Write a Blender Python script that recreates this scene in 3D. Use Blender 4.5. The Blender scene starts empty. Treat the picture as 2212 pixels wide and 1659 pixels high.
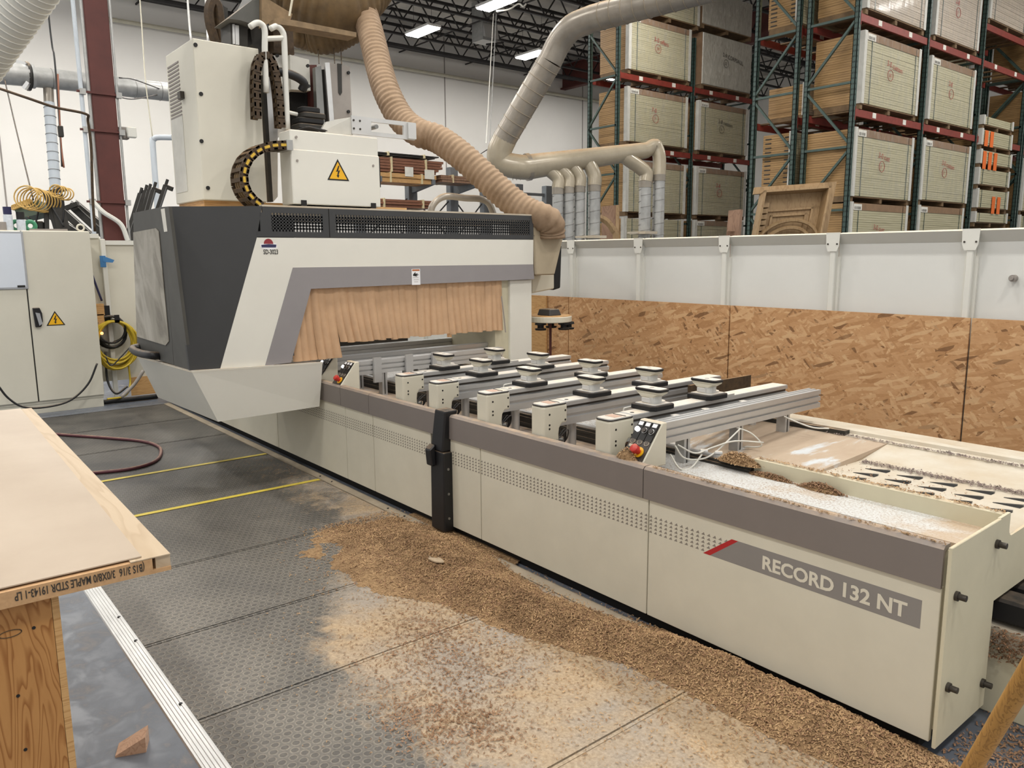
import bpy, math, random
from mathutils import Vector, Matrix
random.seed(7)
PI = math.pi
sc = bpy.context.scene
COL = sc.collection

# ---------------------------------------------------------------- camera
FPX = 1684.9
PITCH, YAW, ROLL = math.radians(9.3425), math.radians(39.2557), math.radians(-.391)
CAM = Vector((0, 0, 1.65))
FW = Vector((-math.cos(YAW)*math.cos(PITCH), math.sin(YAW)*math.cos(PITCH), -math.sin(PITCH)))
r0 = FW.cross(Vector((0, 0, 1))).normalized()
u0 = r0.cross(FW)
RT = r0*math.cos(ROLL)+u0*math.sin(ROLL)
UP = -r0*math.sin(ROLL)+u0*math.cos(ROLL)
cd = bpy.data.cameras.new('camera')
cam = bpy.data.objects.new('camera', cd)
COL.objects.link(cam)
cd.sensor_width = 36
cd.lens = FPX/2212*36
cd.clip_start = .05
cd.clip_end = 200
m = Matrix((RT, UP, -FW)).transposed().to_4x4()
m.translation = CAM
cam.matrix_world = m
sc.camera = cam

# ---------------------------------------------------------------- light
w = bpy.data.worlds.new('hall_light')
sc.world = w
w.use_nodes = True
bg = w.node_tree.nodes['Background']
bg.inputs[0].default_value = (1.0, .985, .965, 1)
bg.inputs[1].default_value = .74
LAMP_W = 125
vs = sc.view_settings
vs.view_transform = 'Standard'
vs.look = 'None'
vs.exposure = .12
vs.gamma = 1
vs.use_curve_mapping = False


def P(px, py, **k):
    """survey: point seen at a photo pixel on a plane x=, y=, z= or at depth d="""
    d = RT*((px-1106)/FPX)-UP*((py-829.5)/FPX)+FW
    a, v = list(k.items())[0]
    if a == 'd':
        return CAM+d*v
    i = 'xyz'.index(a)
    return CAM+d*((v-CAM[i])/d[i])


# ---------------------------------------------------------------- mesh helpers
class MB:
    def __init__(s):
        s.v = []
        s.f = []

    def add(s, vs, fs):
        o = len(s.v)
        s.v += [Vector(a) for a in vs]
        s.f += [tuple(i+o for i in q) for q in fs]
        return s

    def box(s, x0, x1, y0, y1, z0, z1):
        return s.add([(x0, y0, z0), (x1, y0, z0), (x1, y1, z0), (x0, y1, z0), (x0, y0, z1), (x1, y0, z1), (x1, y1, z1), (x0, y1, z1)],
                     [(0, 3, 2, 1), (4, 5, 6, 7), (0, 1, 5, 4), (1, 2, 6, 5), (2, 3, 7, 6), (3, 0, 4, 7)])

    def hexa(s, a, b):
        """solid between two polygons of equal length"""
        n = len(a)
        return s.add(list(a)+list(b), [tuple(range(n-1, -1, -1)), tuple(range(n, 2*n))]+[(i, (i+1) % n, n+(i+1) % n, n+i) for i in range(n)])

    def prism(s, poly, ax, a0, a1):
        """poly of 2D points in the two other axes, extruded along ax"""
        def mk(p, t):
            return {'x': (t, p[0], p[1]), 'y': (p[0], t, p[1]), 'z': (p[0], p[1], t)}[ax]
        return s.hexa([mk(p, a0) for p in poly], [mk(p, a1) for p in poly])

    def bar(s, p, q, wd, ht, up=(0, 0, 1)):
        p, q = Vector(p), Vector(q)
        t = (q-p).normalized()
        up = Vector(up)
        if abs(t.dot(up)) > .98:
            up = Vector((0, 1, 0))
        a = t.cross(up).normalized()*(wd/2)
        b = a.cross(t).normalized()*(ht/2)
        return s.hexa([p-a-b, p+a-b, p+a+b, p-a+b], [q-a-b, q+a-b, q+a+b, q-a+b])

    def tube(s, pts, r, n=10, cap=True, closed=False):
        pts = [Vector(p) for p in pts]
        N = len(pts)
        rr = r if isinstance(r, (list, tuple)) else [r]*N
        ring = []
        prev = None
        for i, p in enumerate(pts):
            if closed:
                t = pts[(i+1) % N]-pts[i-1]
            else:
                t = pts[min(i+1, N-1)]-pts[max(i-1, 0)]
            t = t.normalized()
            if prev is None:
                h = Vector((0, 0, 1)) if abs(t.z) < .9 else Vector((1, 0, 0))
                a = t.cross(h).normalized()
            else:
                a = (prev-t*prev.dot(t)).normalized()
            prev = a
            b = t.cross(a)
            ring.append([p+(a*math.cos(2*PI*k/n)+b*math.sin(2*PI*k/n))*rr[i] for k in range(n)])
        vs = [q for R_ in ring for q in R_]
        fs = []
        for i in range(N if closed else N-1):
            j = (i+1) % N
            for k in range(n):
                fs.append((i*n+k, i*n+(k+1) % n, j*n+(k+1) % n, j*n+k))
        if cap and not closed:
            fs.append(tuple(range(n-1, -1, -1)))
            fs.append(tuple((N-1)*n+k for k in range(n)))
        return s.add(vs, fs)

    def cyl(s, p, q, r, n=16, r2=None):
        return s.tube([p, q], [r, r if r2 is None else r2], n)

    def ball(s, c, r, n=10, m_=6, sz=1):
        c = Vector(c)
        vs = [c+Vector((0, 0, r*sz))]
        for i in range(1, m_):
            t = PI*i/m_
            vs += [c+Vector((r*math.sin(t)*math.cos(2*PI*k/n), r*math.sin(t)*math.sin(2*PI*k/n), r*sz*math.cos(t))) for k in range(n)]
        vs.append(c-Vector((0, 0, r*sz)))
        fs = [(0, 1+k, 1+(k+1) % n) for k in range(n)]
        for i in range(m_-2):
            for k in range(n):
                a = 1+i*n
                fs.append((a+k, a+n+k, a+n+(k+1) % n, a+(k+1) % n))
        a = 1+(m_-2)*n
        fs += [(a+(k+1) % n, a+k, len(vs)-1) for k in range(n)]
        return s.add(vs, fs)

    def rbox(s, cx, cy, z0, z1, wx, wy, r, n=4):
        """box with rounded vertical corners"""
        poly = []
        for sx, sy, a0 in ((1, 1, 0), (-1, 1, PI/2), (-1, -1, PI), (1, -1, 1.5*PI)):
            for k in range(n+1):
                a = a0+PI/2*k/n
                poly.append((cx+sx*(wx/2-r)+r*math.cos(a), cy+sy*(wy/2-r)+r*math.sin(a)))
        return s.prism(poly, 'z', z0, z1)

    def build(s, name, mat, parent=None, smooth=False, bevel=0, kind=None, seg=1):
        off = Vector((0, 0, 0))
        q = parent
        while q is not None:
            off += q.location
            q = q.parent
        me = bpy.data.meshes.new(name)
        me.from_pydata([tuple(a-off) for a in s.v], [], s.f)
        me.materials.append(M[mat] if isinstance(mat, str) else mat)
        o = bpy.data.objects.new(name, me)
        COL.objects.link(o)
        o.parent = parent
        me.update()
        if smooth:
            for p in me.polygons:
                p.use_smooth = True
            if smooth == 'auto':
                try:
                    me.set_sharp_from_angle(angle=math.radians(38))
                except Exception:
                    pass
        if bevel:
            b = o.modifiers.new('bevel', 'BEVEL')
            b.width = bevel
            b.segments = seg
            b.limit_method = 'ANGLE'
            b.angle_limit = math.radians(40)
        if kind:
            o['kind'] = kind
        return o


def spline(pts, n=8):
    """Catmull-Rom through points"""
    pts = [Vector(p) for p in pts]
    P_ = [pts[0]*2-pts[1]]+pts+[pts[-1]*2-pts[-2]]
    out = []
    for i in range(1, len(P_)-2):
        a, b, c, d = P_[i-1:i+3]
        for k in range(n):
            t = k/n
            out.append(.5*((2*b)+(c-a)*t+(2*a-5*b+4*c-d)*t*t+(3*b-a-3*c+d)*t**3))
    out.append(pts[-1])
    return out


def resample(pts, step):
    out = [pts[0].copy()]
    acc = 0
    for a, b in zip(pts, pts[1:]):
        L = (b-a).length
        if L == 0:
            continue
        t = step-acc
        while t <= L:
            out.append(a+(b-a)*(t/L))
            t += step
        acc = L-(t-step)
    return out


def tag(o, label, cat, group=None):
    o['label'] = label
    o['category'] = cat
    if group:
        o['group'] = group
    return o


def thing(name, label, cat, loc=(0, 0, 0), group=None):
    o = bpy.data.objects.new(name, None)
    COL.objects.link(o)
    o.location = loc
    o.empty_display_size = .1
    return tag(o, label, cat, group)


def struct(o):
    o['kind'] = 'structure'
    return o


def dup(root, loc, label=None, group=None, rotz=None):
    r_ = root.copy()
    COL.objects.link(r_)
    r_.location = loc
    if rotz is not None:
        r_.rotation_euler = (0, 0, rotz)
    if label:
        r_['label'] = label
    if group:
        r_['group'] = group
    for ch in list(root.children):
        c = ch.copy()
        COL.objects.link(c)
        c.parent = r_
        for g in ch.children:
            d = g.copy()
            COL.objects.link(d)
            d.parent = c
    return r_


def text_mb(body, size, origin, ux, uy, depth=.0006, bold=0, sx=1.0):
    """flat lettering laid on a plane spanned by ux, uy from origin"""
    cu = bpy.data.curves.new('lettering', 'FONT')
    cu.body = body
    cu.size = size
    cu.offset = bold
    cu.resolution_u = 3
    cu.fill_mode = 'FRONT'
    ob = bpy.data.objects.new('lettering', cu)
    COL.objects.link(ob)
    bpy.context.view_layer.update()
    dg = bpy.context.evaluated_depsgraph_get()
    me = bpy.data.meshes.new_from_object(ob.evaluated_get(dg))
    bpy.data.objects.remove(ob)
    bpy.data.curves.remove(cu)
    ux, uy = Vector(ux), Vector(uy)
    nn = ux.cross(uy).normalized()*depth
    o = Vector(origin)
    b = MB()
    b.add([o+ux*v.co.x*sx+uy*v.co.y+nn for v in me.vertices], [tuple(p.vertices) for p in me.polygons])
    wd = max([v.co.x for v in me.vertices]+[0])*sx
    bpy.data.meshes.remove(me)
    b.width = wd
    return b


# ---------------------------------------------------------------- materials
def lin(h):
    h = h.lstrip('#')
    o = []
    for i in (0, 2, 4):
        c = int(h[i:i+2], 16)/255
        o.append(c/12.92 if c <= .04045 else ((c+.055)/1.055)**2.4)
    return (*o, 1)


M = {}


class NT:
    def __init__(s, name, rough=.5, metal=0.0, col=None):
        s.m = bpy.data.materials.new(name)
        s.m.use_nodes = True
        s.t = s.m.node_tree
        s.b = s.t.nodes['Principled BSDF']
        s.b.inputs['Roughness'].default_value = rough
        s.b.inputs['Metallic'].default_value = metal
        if col:
            s.b.inputs['Base Color'].default_value = col
        M[name] = s.m

    def n(s, typ, **k):
        nd = s.t.nodes.new('ShaderNode'+typ)
        for a, v in k.items():
            if a.startswith('i_'):
                key = a[2:]
                key = int(key) if key.isdigit() else key
                nd.inputs[key].default_value = v
            else:
                setattr(nd, a, v)
        return nd

    def l(s, a, b):
        s.t.links.new(a, b)

    def pos(s):
        return s.n('NewGeometry').outputs['Position']

    def mapping(s, vec, scale=(1, 1, 1), rot=(0, 0, 0)):
        mp = s.n('Mapping')
        mp.inputs['Scale'].default_value = scale
        mp.inputs['Rotation'].default_value = rot
        s.l(vec, mp.inputs['Vector'])
        return mp.outputs[0]

    def noise(s, vec, scale, detail=3, rough=.5, dist=0):
        nd = s.n('TexNoise')
        nd.inputs['Scale'].default_value = scale
        nd.inputs['Detail'].default_value = detail
        nd.inputs['Roughness'].default_value = rough
        nd.inputs['Distortion'].default_value = dist
        s.l(vec, nd.inputs['Vector'])
        return nd.outputs[0]

    def ramp(s, fac, stops):
        nd = s.n('ValToRGB')
        e = nd.color_ramp.elements
        while len(e) < len(stops):
            e.new(.5)
        for el, (p, c) in zip(e, stops):
            el.position = p
            el.color = c if isinstance(c, tuple) else (c, c, c, 1)
        s.l(fac, nd.inputs[0])
        return nd.outputs[0]

    def mix(s, fac, a, b, mode='MIX'):
        nd = s.n('Mix', data_type='RGBA', blend_type=mode)
        for sock, v in ((nd.inputs[0], fac), (nd.inputs[6], a), (nd.inputs[7], b)):
            if hasattr(v, 'links'):
                s.l(v, sock)
            else:
                sock.default_value = v
        return nd.outputs[2]

    def math(s, op, a, b=0.0, c=None):
        nd = s.n('Math', operation=op)
        for i, v in enumerate((a, b) if c is None else (a, b, c)):
            if hasattr(v, 'links'):
                s.l(v, nd.inputs[i])
            else:
                nd.inputs[i].default_value = v
        return nd.outputs[0]

    def bump(s, h, strength=.3, dist=.01):
        nd = s.n('Bump')
        nd.inputs['Strength'].default_value = strength
        nd.inputs['Distance'].default_value = dist
        s.l(h, nd.inputs['Height'])
        s.l(nd.outputs[0], s.b.inputs['Normal'])

    def color(s, c):
        s.l(c, s.b.inputs['Base Color'])

    def upmask(s, lo=.55, hi=.9):
        sp = s.n('SeparateXYZ')
        s.l(s.n('NewGeometry').outputs['Normal'], sp.inputs[0])
        mr = s.n('MapRange')
        mr.inputs[1].default_value = lo
        mr.inputs[2].default_value = hi
        s.l(sp.outputs[2], mr.inputs[0])
        return mr.outputs[0]


def simple(name, h, rough=.5, metal=0, var=.08, vscale=6, dust=0, dustcol='#c9ab88', bump=0, bscale=300, spec=None):
    t = NT(name, rough, metal)
    c = lin(h)
    d = tuple(x*(1-var*2) for x in c[:3])+(1,)
    pos = t.pos()
    nz = t.noise(pos, vscale, 4, .6)
    col = t.mix(t.ramp(nz, [(.3, 0.0), (.7, 1.0)]), d, c)
    if dust:
        dn = t.noise(pos, 14, 5, .65)
        f = t.math('MULTIPLY', t.upmask(), t.ramp(dn, [(.30, max(0, dust-.45)), (.65, min(1, dust+.1))]))
        col = t.mix(f, col, lin(dustcol))
        rg = t.math('ADD', t.math('MULTIPLY', f, .9-rough), rough)
        t.l(rg, t.b.inputs['Roughness'])
    t.color(col)
    if bump:
        t.bump(t.noise(pos, bscale, 2), bump, .001)
    if spec is not None:
        t.b.inputs['Specular IOR Level'].default_value = spec
    return t


simple('cream', '#d3cebc', .5, var=.03, dust=.45)
simple('cream_side', '#cfc8ae', .5, var=.04, dust=.5)
simple('gantry_white', '#dedcd2', .45, var=.02, vscale=3, dust=.7)
simple('band_grey', '#7d7570', .42, var=.03, dust=.5)
simple('gantry_grey', '#8f8b8c', .5, var=.03, dust=.4)
simple('charcoal', '#393a3b', .55, var=.05, dust=.6)
simple('charcoal_door', '#55544f', .6, var=.1, dust=.5)
simple('black_plastic', '#17171a', .45, var=.08, dust=.35)
simple('black_rubber', '#121213', .7, var=.1, dust=.06)
simple('label_pink', '#c4a28d', .6, var=.1, vscale=60)
simple('dark_void', '#15120f', .9, var=.1)
simple('alu', '#c6c6c5', .36, .6, var=.03, vscale=12)
simple('hood_tan', '#b3a58c', .7, var=.06, dust=.6)
simple('alu_bright', '#dcdcda', .3, .7, var=.04, vscale=20, dust=.45, dustcol='#d8c4a6')
simple('alu_plate', '#d2d2d0', .45, .3, var=.04, dust=.55, dustcol='#dcc9ab')
simple('steel', '#8f8f8c', .4, .7, var=.1, dust=.4)
simple('dark_steel', '#3c3a36', .5, .4, var=.15, dust=.5)
simple('bolt', '#4c4741', .45, .6, var=.1)
simple('white_paint', '#e4e3de', .4, var=.02, dust=.3)
simple('cabinet_paint', '#d3cfc0', .45, var=.02, vscale=4, dust=.25)
simple('fence_white', '#d9d8d0', .5, var=.02, vscale=3, dust=.7, dustcol='#d6c3a5')
simple('fence_panel', '#d8d8d3', .55, var=.02, vscale=2.5, dust=.6)
simple('red', '#b3262a', .4)
simple('logo_red', '#8f2d33', .5)
simple('logo_blue', '#2d2f57', .5)
simple('red_button', '#c22f28', .35, dust=.2)
simple('yellow', '#d3bd48', .5, var=.08)
simple('hazard_yellow', '#eab21c', .4, var=.03)
simple('print_black', '#161412', .6)
simple('print_grey', '#8b8479', .6, var=.03)
simple('print_band', '#87837f', .5, var=.02)
simple('print_cream', '#d8d3c2', .5, var=.01)
simple('sticker_white', '#e9e9ea', .45, var=.01)
simple('sticker_orange', '#b06334', .5)
simple('column_red', '#5b2b24', .6, var=.12, vscale=4)
simple('rack_green', '#3d524b', .45, .1, var=.12, vscale=9)
simple('rack_red', '#8e3b30', .5, .1, var=.15, vscale=7)
simple('cant_grey', '#6e7377', .5, .1, var=.08)
simple('pallet', '#7d6446', .8, var=.2, vscale=9)
simple('cardboard', '#8f7256', .8, var=.12)
simple('door_white', '#cfcdc4', .5, var=.06, vscale=12)
simple('wire_white', '#d9d6cc', .5)
simple('hose_black', '#1a1a1b', .5, dust=.3)
simple('hose_yellow', '#c9ad2c', .5, var=.1)
simple('hose_maroon', '#5e3038', .5, var=.1, dust=.4)
simple('orange_tag', '#e8702a', .7, var=.05)
simple('blue_tape', '#3f79ae', .7)
simple('can_white', '#c9cfd6', .4, var=.1, vscale=40)
simple('can_blue', '#26264f', .4)
simple('green_tape', '#3e8a64', .5)
simple('tape_grey', '#9a938c', .6)
simple('whiteboard', '#d6dde6', .25, var=.01)
simple('whiteboard_frame', '#b9bcc0', .4, .4)
simple('coil_yellow', '#d0a95a', .5, var=.1)
simple('machine_green', '#5a6957', .5, var=.1)
simple('deck', '#dcd7ce', .8, var=.12, vscale=1.2)
simple('joist', '#2f2c2b', .7, var=.15)
simple('pipe_cream', '#cfc9b4', .5, var=.06)
simple('galv', '#b4b4b1', .38, .45, var=.12, vscale=9)
simple('strip_alu', '#d3d3d1', .32, .6, var=.06, vscale=9)
simple('rail_dust', '#9d907c', .7, var=.15, vscale=8)
simple('mat_bead', '#6f6961', .7, var=.2, vscale=10)
simple('galv_dusty', '#9c9488', .3, .3, var=.14, vscale=5, dust=.9, dustcol='#a88c68')
simple('brown_dust', '#8d7658', .8, var=.2, vscale=12, dust=.6, dustcol='#a58a64')
simple('duct_beige', '#a89d88', .24, .05, var=.08, dust=.95, dustcol='#a98b66')
simple('pvc', '#c3cbd2', .4, var=.04)
simple('copper', '#8d5b46', .5, .3)
simple('curtain', '#c9a480', .65, var=.07, vscale=9)
simple('chain', '#4d3a23', .7, var=.3, vscale=30, dust=.8, dustcol='#8d6b43')
simple('chain_yellow', '#d9b23c', .6, var=.15, vscale=40)
simple('paper', '#e6e3d8', .7)
simple('twine', '#d8c9a0', .8)


def emis(name, col, st):
    t = NT(name, .5)
    t.b.inputs['Emission Color'].default_value = col
    t.b.inputs['Emission Strength'].default_value = st
    t.b.inputs['Base Color'].default_value = col


emis('lamp_glow', (1, .98, .95, 1), 22)
emis('led_white', (1, 1, 1, 1), 1.6)
emis('led_orange', (1, .45, .15, 1), 2.0)

# clear plastic: acrylic collars of the suction pods and the scratched door window
t = NT('acrylic', .15, 0, (.93, .94, .92, 1))
t.b.inputs['Transmission Weight'].default_value = .55
t.b.inputs['IOR'].default_value = 1.3
t = NT('scratched_window', .55)
ps = t.pos()
nz = t.noise(t.mapping(ps, (1.5, 1.5, .8)), 3.2, 5, .6, 1.2)
t.color(t.ramp(nz, [(.3, lin('#857f74')), (.5, lin('#a9a396')), (.7, lin('#c4bfb3'))]))
t.b.inputs['Alpha'].default_value = .93

# corrugated hose, dusty brown
t = NT('hose_tan', .75)
ps = t.pos()
nz = t.noise(ps, 9, 5, .6)
c = t.ramp(nz, [(.3, lin('#7d664e')), (.7, lin('#9c846b'))])
t.color(t.mix(t.math('MULTIPLY', t.upmask(.1, .9), .6), c, lin('#ae9375')))
t = NT('hose_dark', .75)  # brown darkened to carry the shade under the ceiling
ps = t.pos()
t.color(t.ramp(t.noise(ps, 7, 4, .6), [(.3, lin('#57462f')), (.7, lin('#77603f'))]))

# concrete wall, painted white
t = NT('wall_paint', .75)
ps = t.pos()
nz = t.noise(ps, .35, 5, .6)
t.color(t.ramp(nz, [(.3, lin('#ece9e2')), (.7, lin('#f3f0ea'))]))

# polished concrete floor: blue grey with pale dusty smears
t = NT('concrete', .38)
ps = t.pos()
a = t.noise(ps, 1.6, 6, .62, .4)
b_ = t.noise(t.mapping(ps, (1, 1, 1)), 7, 6, .7, .8)
c = t.ramp(a, [(.3, lin('#525862')), (.62, lin('#686d75'))])
c = t.mix(t.ramp(b_, [(.53, 0.0), (.75, .55)]), c, lin('#a3978a'))
t.color(c)
t.l(t.ramp(b_, [(.4, .34), (.75, .75)]), t.b.inputs['Roughness'])

# safety mat: dark rubber, staggered round dimples with dusty rims, sawdust film near the machine
t = NT('mat_rubber', .6)
ps = t.pos()
sp = t.n('SeparateXYZ')
t.l(ps, sp.inputs[0])
PX, PY = .040, .0346*2


def cell(ox, oy):
    fx = t.math('SUBTRACT', t.math('FRACT', t.math('ADD', t.math('DIVIDE', sp.outputs[1], PX), ox)), .5)
    fy = t.math('SUBTRACT', t.math('FRACT', t.math('ADD', t.math('DIVIDE', sp.outputs[0], PY), oy)), .5)
    x = t.math('MULTIPLY', fx, PX)
    y = t.math('MULTIPLY', fy, PY)
    return t.math('SQRT', t.math('ADD', t.math('MULTIPLY', x, x), t.math('MULTIPLY', y, y)))


dd = t.math('MINIMUM', cell(0, 0), cell(.5, .5))
rim = t.ramp(t.math('DIVIDE', dd, .023), [(.44, 0.0), (.56, 1.0), (.66, 1.0), (.80, .35)])
n1 = t.noise(ps, 1.7, 5, .6, .5)
n2 = t.noise(ps, 7, 6, .7, .9)
n3 = t.noise(ps, 75, 3, .65)


def ss(v, a, b):
    mr = t.n('MapRange', interpolation_type='SMOOTHSTEP')
    mr.inputs[1].default_value = a
    mr.inputs[2].default_value = b
    t.l(v, mr.inputs[0])
    return mr.outputs[0]


X_, Y_ = sp.outputs[0], sp.outputs[1]
base = t.ramp(n1, [(.3, lin('#2f2e2e')), (.7, lin('#45433f'))])
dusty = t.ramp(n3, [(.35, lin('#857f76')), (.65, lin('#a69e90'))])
# dust film gathered on the dimple rims; mat colour paler toward the near end
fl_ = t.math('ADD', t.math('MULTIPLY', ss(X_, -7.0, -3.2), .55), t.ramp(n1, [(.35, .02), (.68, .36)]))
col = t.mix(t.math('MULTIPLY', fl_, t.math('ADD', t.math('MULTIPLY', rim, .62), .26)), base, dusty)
# sawdust cover, thick along the machine foot and spreading wide at the near end
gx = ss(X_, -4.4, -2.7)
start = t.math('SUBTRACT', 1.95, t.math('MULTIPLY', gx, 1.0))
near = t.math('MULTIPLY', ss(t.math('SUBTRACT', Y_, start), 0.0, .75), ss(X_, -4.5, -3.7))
far_ = t.math('MULTIPLY', ss(X_, -7.5, -4.0), t.math('MULTIPLY', ss(Y_, 1.7, 2.44), .62))
cov = t.math('ADD', t.math('MAXIMUM', near, far_), t.math('MULTIPLY', t.math('SUBTRACT', n2, .5), 1.15))
saw = t.ramp(cov, [(.28, 0.0), (.66, .93)])
tan = t.ramp(n3, [(.3, lin('#9d8669')), (.7, lin('#bfa888'))])
gry = t.ramp(n3, [(.3, lin('#8f8476')), (.7, lin('#ada192'))])
sawc = t.mix(t.ramp(t.noise(ps, 2.6, 3, .6, .4), [(.4, 0.0), (.62, 1.0)]), tan, gry)
col = t.mix(saw, col, sawc)
t.color(col)
t.l(t.math('ADD', .48, t.math('MULTIPLY', saw, .4)), t.b.inputs['Roughness'])
t.bump(t.math('ADD', t.math('MULTIPLY', rim, t.math('SUBTRACT', 1.0, saw)), t.math('MULTIPLY', n3, t.math('MULTIPLY', saw, .9))), .7, .004)

# sawdust and shavings
for nm, a, b_ in (('sawdust', '#8d6f4c', '#bd9b70'), ('shaving', '#9a7954', '#cba97e'), ('shaving_dark', '#7a5940', '#a88363'), ('shaving_grey', '#6d5d58', '#97857a')):
    t = NT(nm, .85)
    ps = t.pos()
    n1 = t.noise(ps, 55, 4, .7)
    c = t.ramp(n1, [(.3, lin(a)), (.7, lin(b_))])
    t.color(t.mix(t.ramp(t.noise(ps, 7, 4, .65, .6), [(.42, 0.0), (.66, .55)]), c, lin('#6e5134' if nm != 'shaving_grey' else '#55484a')))
    if nm == 'sawdust':
        t.bump(t.noise(ps, 130, 4, .7), .9, .01)
t = NT('dust_film', .8)
ps = t.pos()
n1 = t.noise(t.mapping(ps, (1, .35, 1)), 6, 5, .65, .4)
t.color(t.ramp(n1, [(.36, lin('#bfc2c3')), (.45, lin('#ad9a84')), (.7, lin('#a48f79'))]))
t = NT('white_tray', .5)
ps = t.pos()
n1 = t.noise(ps, 110, 3, .7)
n2 = t.noise(ps, 3.2, 4, .6, .3)
c = t.mix(t.math('MULTIPLY', t.ramp(n1, [(.50, 0.0), (.60, 1.0)]), t.ramp(n2, [(.35, .35), (.6, .95)])), lin('#c9c9c6'), lin('#8f775c'))
sx_n = t.n('SeparateXYZ')
t.l(ps, sx_n.inputs[0])
mr = t.n('MapRange')
mr.inputs[1].default_value = -1.5
mr.inputs[2].default_value = -1.0
mr.inputs[4].default_value = .22
t.l(sx_n.outputs[0], mr.inputs[0])
t.color(t.mix(t.ramp(t.math('ADD', n2, mr.outputs[0]), [(.56, 0.0), (.72, .8)]), c, lin('#b39a7c')))
t = NT('dusty_cream', .7)
ps = t.pos()
t.color(t.ramp(t.noise(ps, 5, 5, .6), [(.3, lin('#b6a68e')), (.7, lin('#c4bdae'))]))

# oriented strand board: layered strands from stretched, rotated voronoi cells
t = NT('osb', .75)
tc = t.n('TexCoord').outputs['Object']
base = None
for k, (ang, sx, sz, seed) in enumerate(((.1, 12, 50, 0), (-.35, 13, 56, 3.7), (.8, 14, 56, 9.1), (-.85, 14, 54, 5.3), (.3, 9, 42, 2.2))):
    mr_ = t.n('Mapping')
    mr_.inputs['Rotation'].default_value = (0, ang, 0)
    mp = t.n('Mapping')
    mp.inputs['Scale'].default_value = (sx, 1, sz)
    mp.inputs['Location'].default_value = (seed, 0, seed*.7)
    t.l(mr_.outputs[0], mp.inputs[0])
    dn = t.n('TexNoise')
    dn.inputs['Scale'].default_value = 9
    t.l(tc, dn.inputs['Vector'])
    vm = t.n('VectorMath', operation='MULTIPLY_ADD')
    vm.inputs[1].default_value = (.02, 0, .02)
    t.l(dn.outputs['Color'], vm.inputs[0])
    t.l(tc, vm.inputs[2])
    t.l(vm.outputs[0], mr_.inputs[0])
    vo = t.n('TexVoronoi', feature='F1')
    vo.inputs['Scale'].default_value = 1
    t.l(mp.outputs[0], vo.inputs['Vector'])
    sp = t.n('SeparateColor')
    t.l(vo.outputs['Color'], sp.inputs[0])
    cc = t.ramp(sp.outputs[0], [(0, lin('#a87a4e')), (.3, lin('#bb8d60')), (.65, lin('#c69a6e')), (.93, lin('#d6b084')), (.968, lin('#6f4a2a'))])
    if base is None:
        base = cc
        h = sp.outputs[1]
    else:
        base = t.mix(t.ramp(sp.outputs[1], [(.52, 0.0), (.58, .9)]), base, cc)
fn = t.noise(t.mapping(tc, (40, 1, 160)), 1, 3, .6)
base = t.mix(.16, base, t.ramp(fn, [(.3, lin('#80562e')), (.7, lin('#c39a68'))]))
t.color(base)
t.bump(fn, .25, .002)


def wood(name, a, b_, scale=(2, 2, 26), dist=3.2, wave=1.0, rough=.6, obj=True, lines=9):
    t = NT(name, rough)
    tc = t.n('TexCoord').outputs['Object'] if obj else t.pos()
    mp = t.mapping(tc, scale)
    n = t.noise(mp, wave, 3, .5, dist)
    f = t.math('FRACT', t.math('MULTIPLY', n, lines))
    g = t.noise(t.mapping(tc, tuple(x*8 for x in scale)), 2, 3, .6)
    c = t.ramp(f, [(0, lin(a)), (.4, lin(b_)), (.9, lin(b_)), (1, lin(a))])
    t.color(t.mix(t.math('MULTIPLY', g, .5), c, lin(a)))
    return t


wood('pine_ply', '#8f5a26', '#bd8a50', (1, 2.6, .55), 1.5, 1.7, .6, True, 22)
wood('maple', '#b29c80', '#c2ae93', (1, 9, 9), .6, .6, .55)
wood('raw_oak', '#8f7350', '#a68a64', (6, 6, 1.2), .5, 1)
wood('walnut_brown', '#7d5f4b', '#93745d', (6, 6, 1.2), .5, 1)
wood('lumber_red', '#6d4532', '#8e6048', (1, .6, 14), .5, 2)
wood('lumber_tan', '#b18550', '#cda36d', (1, .6, 14), .5, 2)
wood('pole_wood', '#8c6226', '#b98a44', (30, 30, 3), .6, 1, .5)
wood('block_wood', '#b08d74', '#caa78d', (30, 30, 30), .4, .5)
t = NT('edge_core', .8)
ps = t.pos()
t.color(t.ramp(t.noise(t.mapping(ps, (1, 1, 1)), 60, 3, .7), [(.3, lin('#b58f66')), (.7, lin('#c79f74'))]))
# door slab face, primed board with a faint shine
t = NT('door_face', .5)
ps = t.pos()
t.color(t.ramp(t.noise(ps, 2.2, 5, .6), [(.3, lin('#ab9a87')), (.7, lin('#b9a996'))]))

# stacked doors: long edge (pale green-cream) and end (honey core)
for nm, a, b_ in (('doors_edge', '#a9a282', '#bdb698'), ('doors_edge_pink', '#a89a88', '#bdaf9d'), ('doors_end', '#8f6f45', '#ac8857'), ('doors_plain', '#c3c0b6', '#d6d3ca')):
    t = NT(nm, .6)
    tc = t.n('TexCoord').outputs['Object']
    t.color(t.ramp(t.noise(t.mapping(tc, (.7, .7, 18)), 1.6, 3, .6), [(.3, lin(a)), (.7, lin(b_))]))
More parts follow.
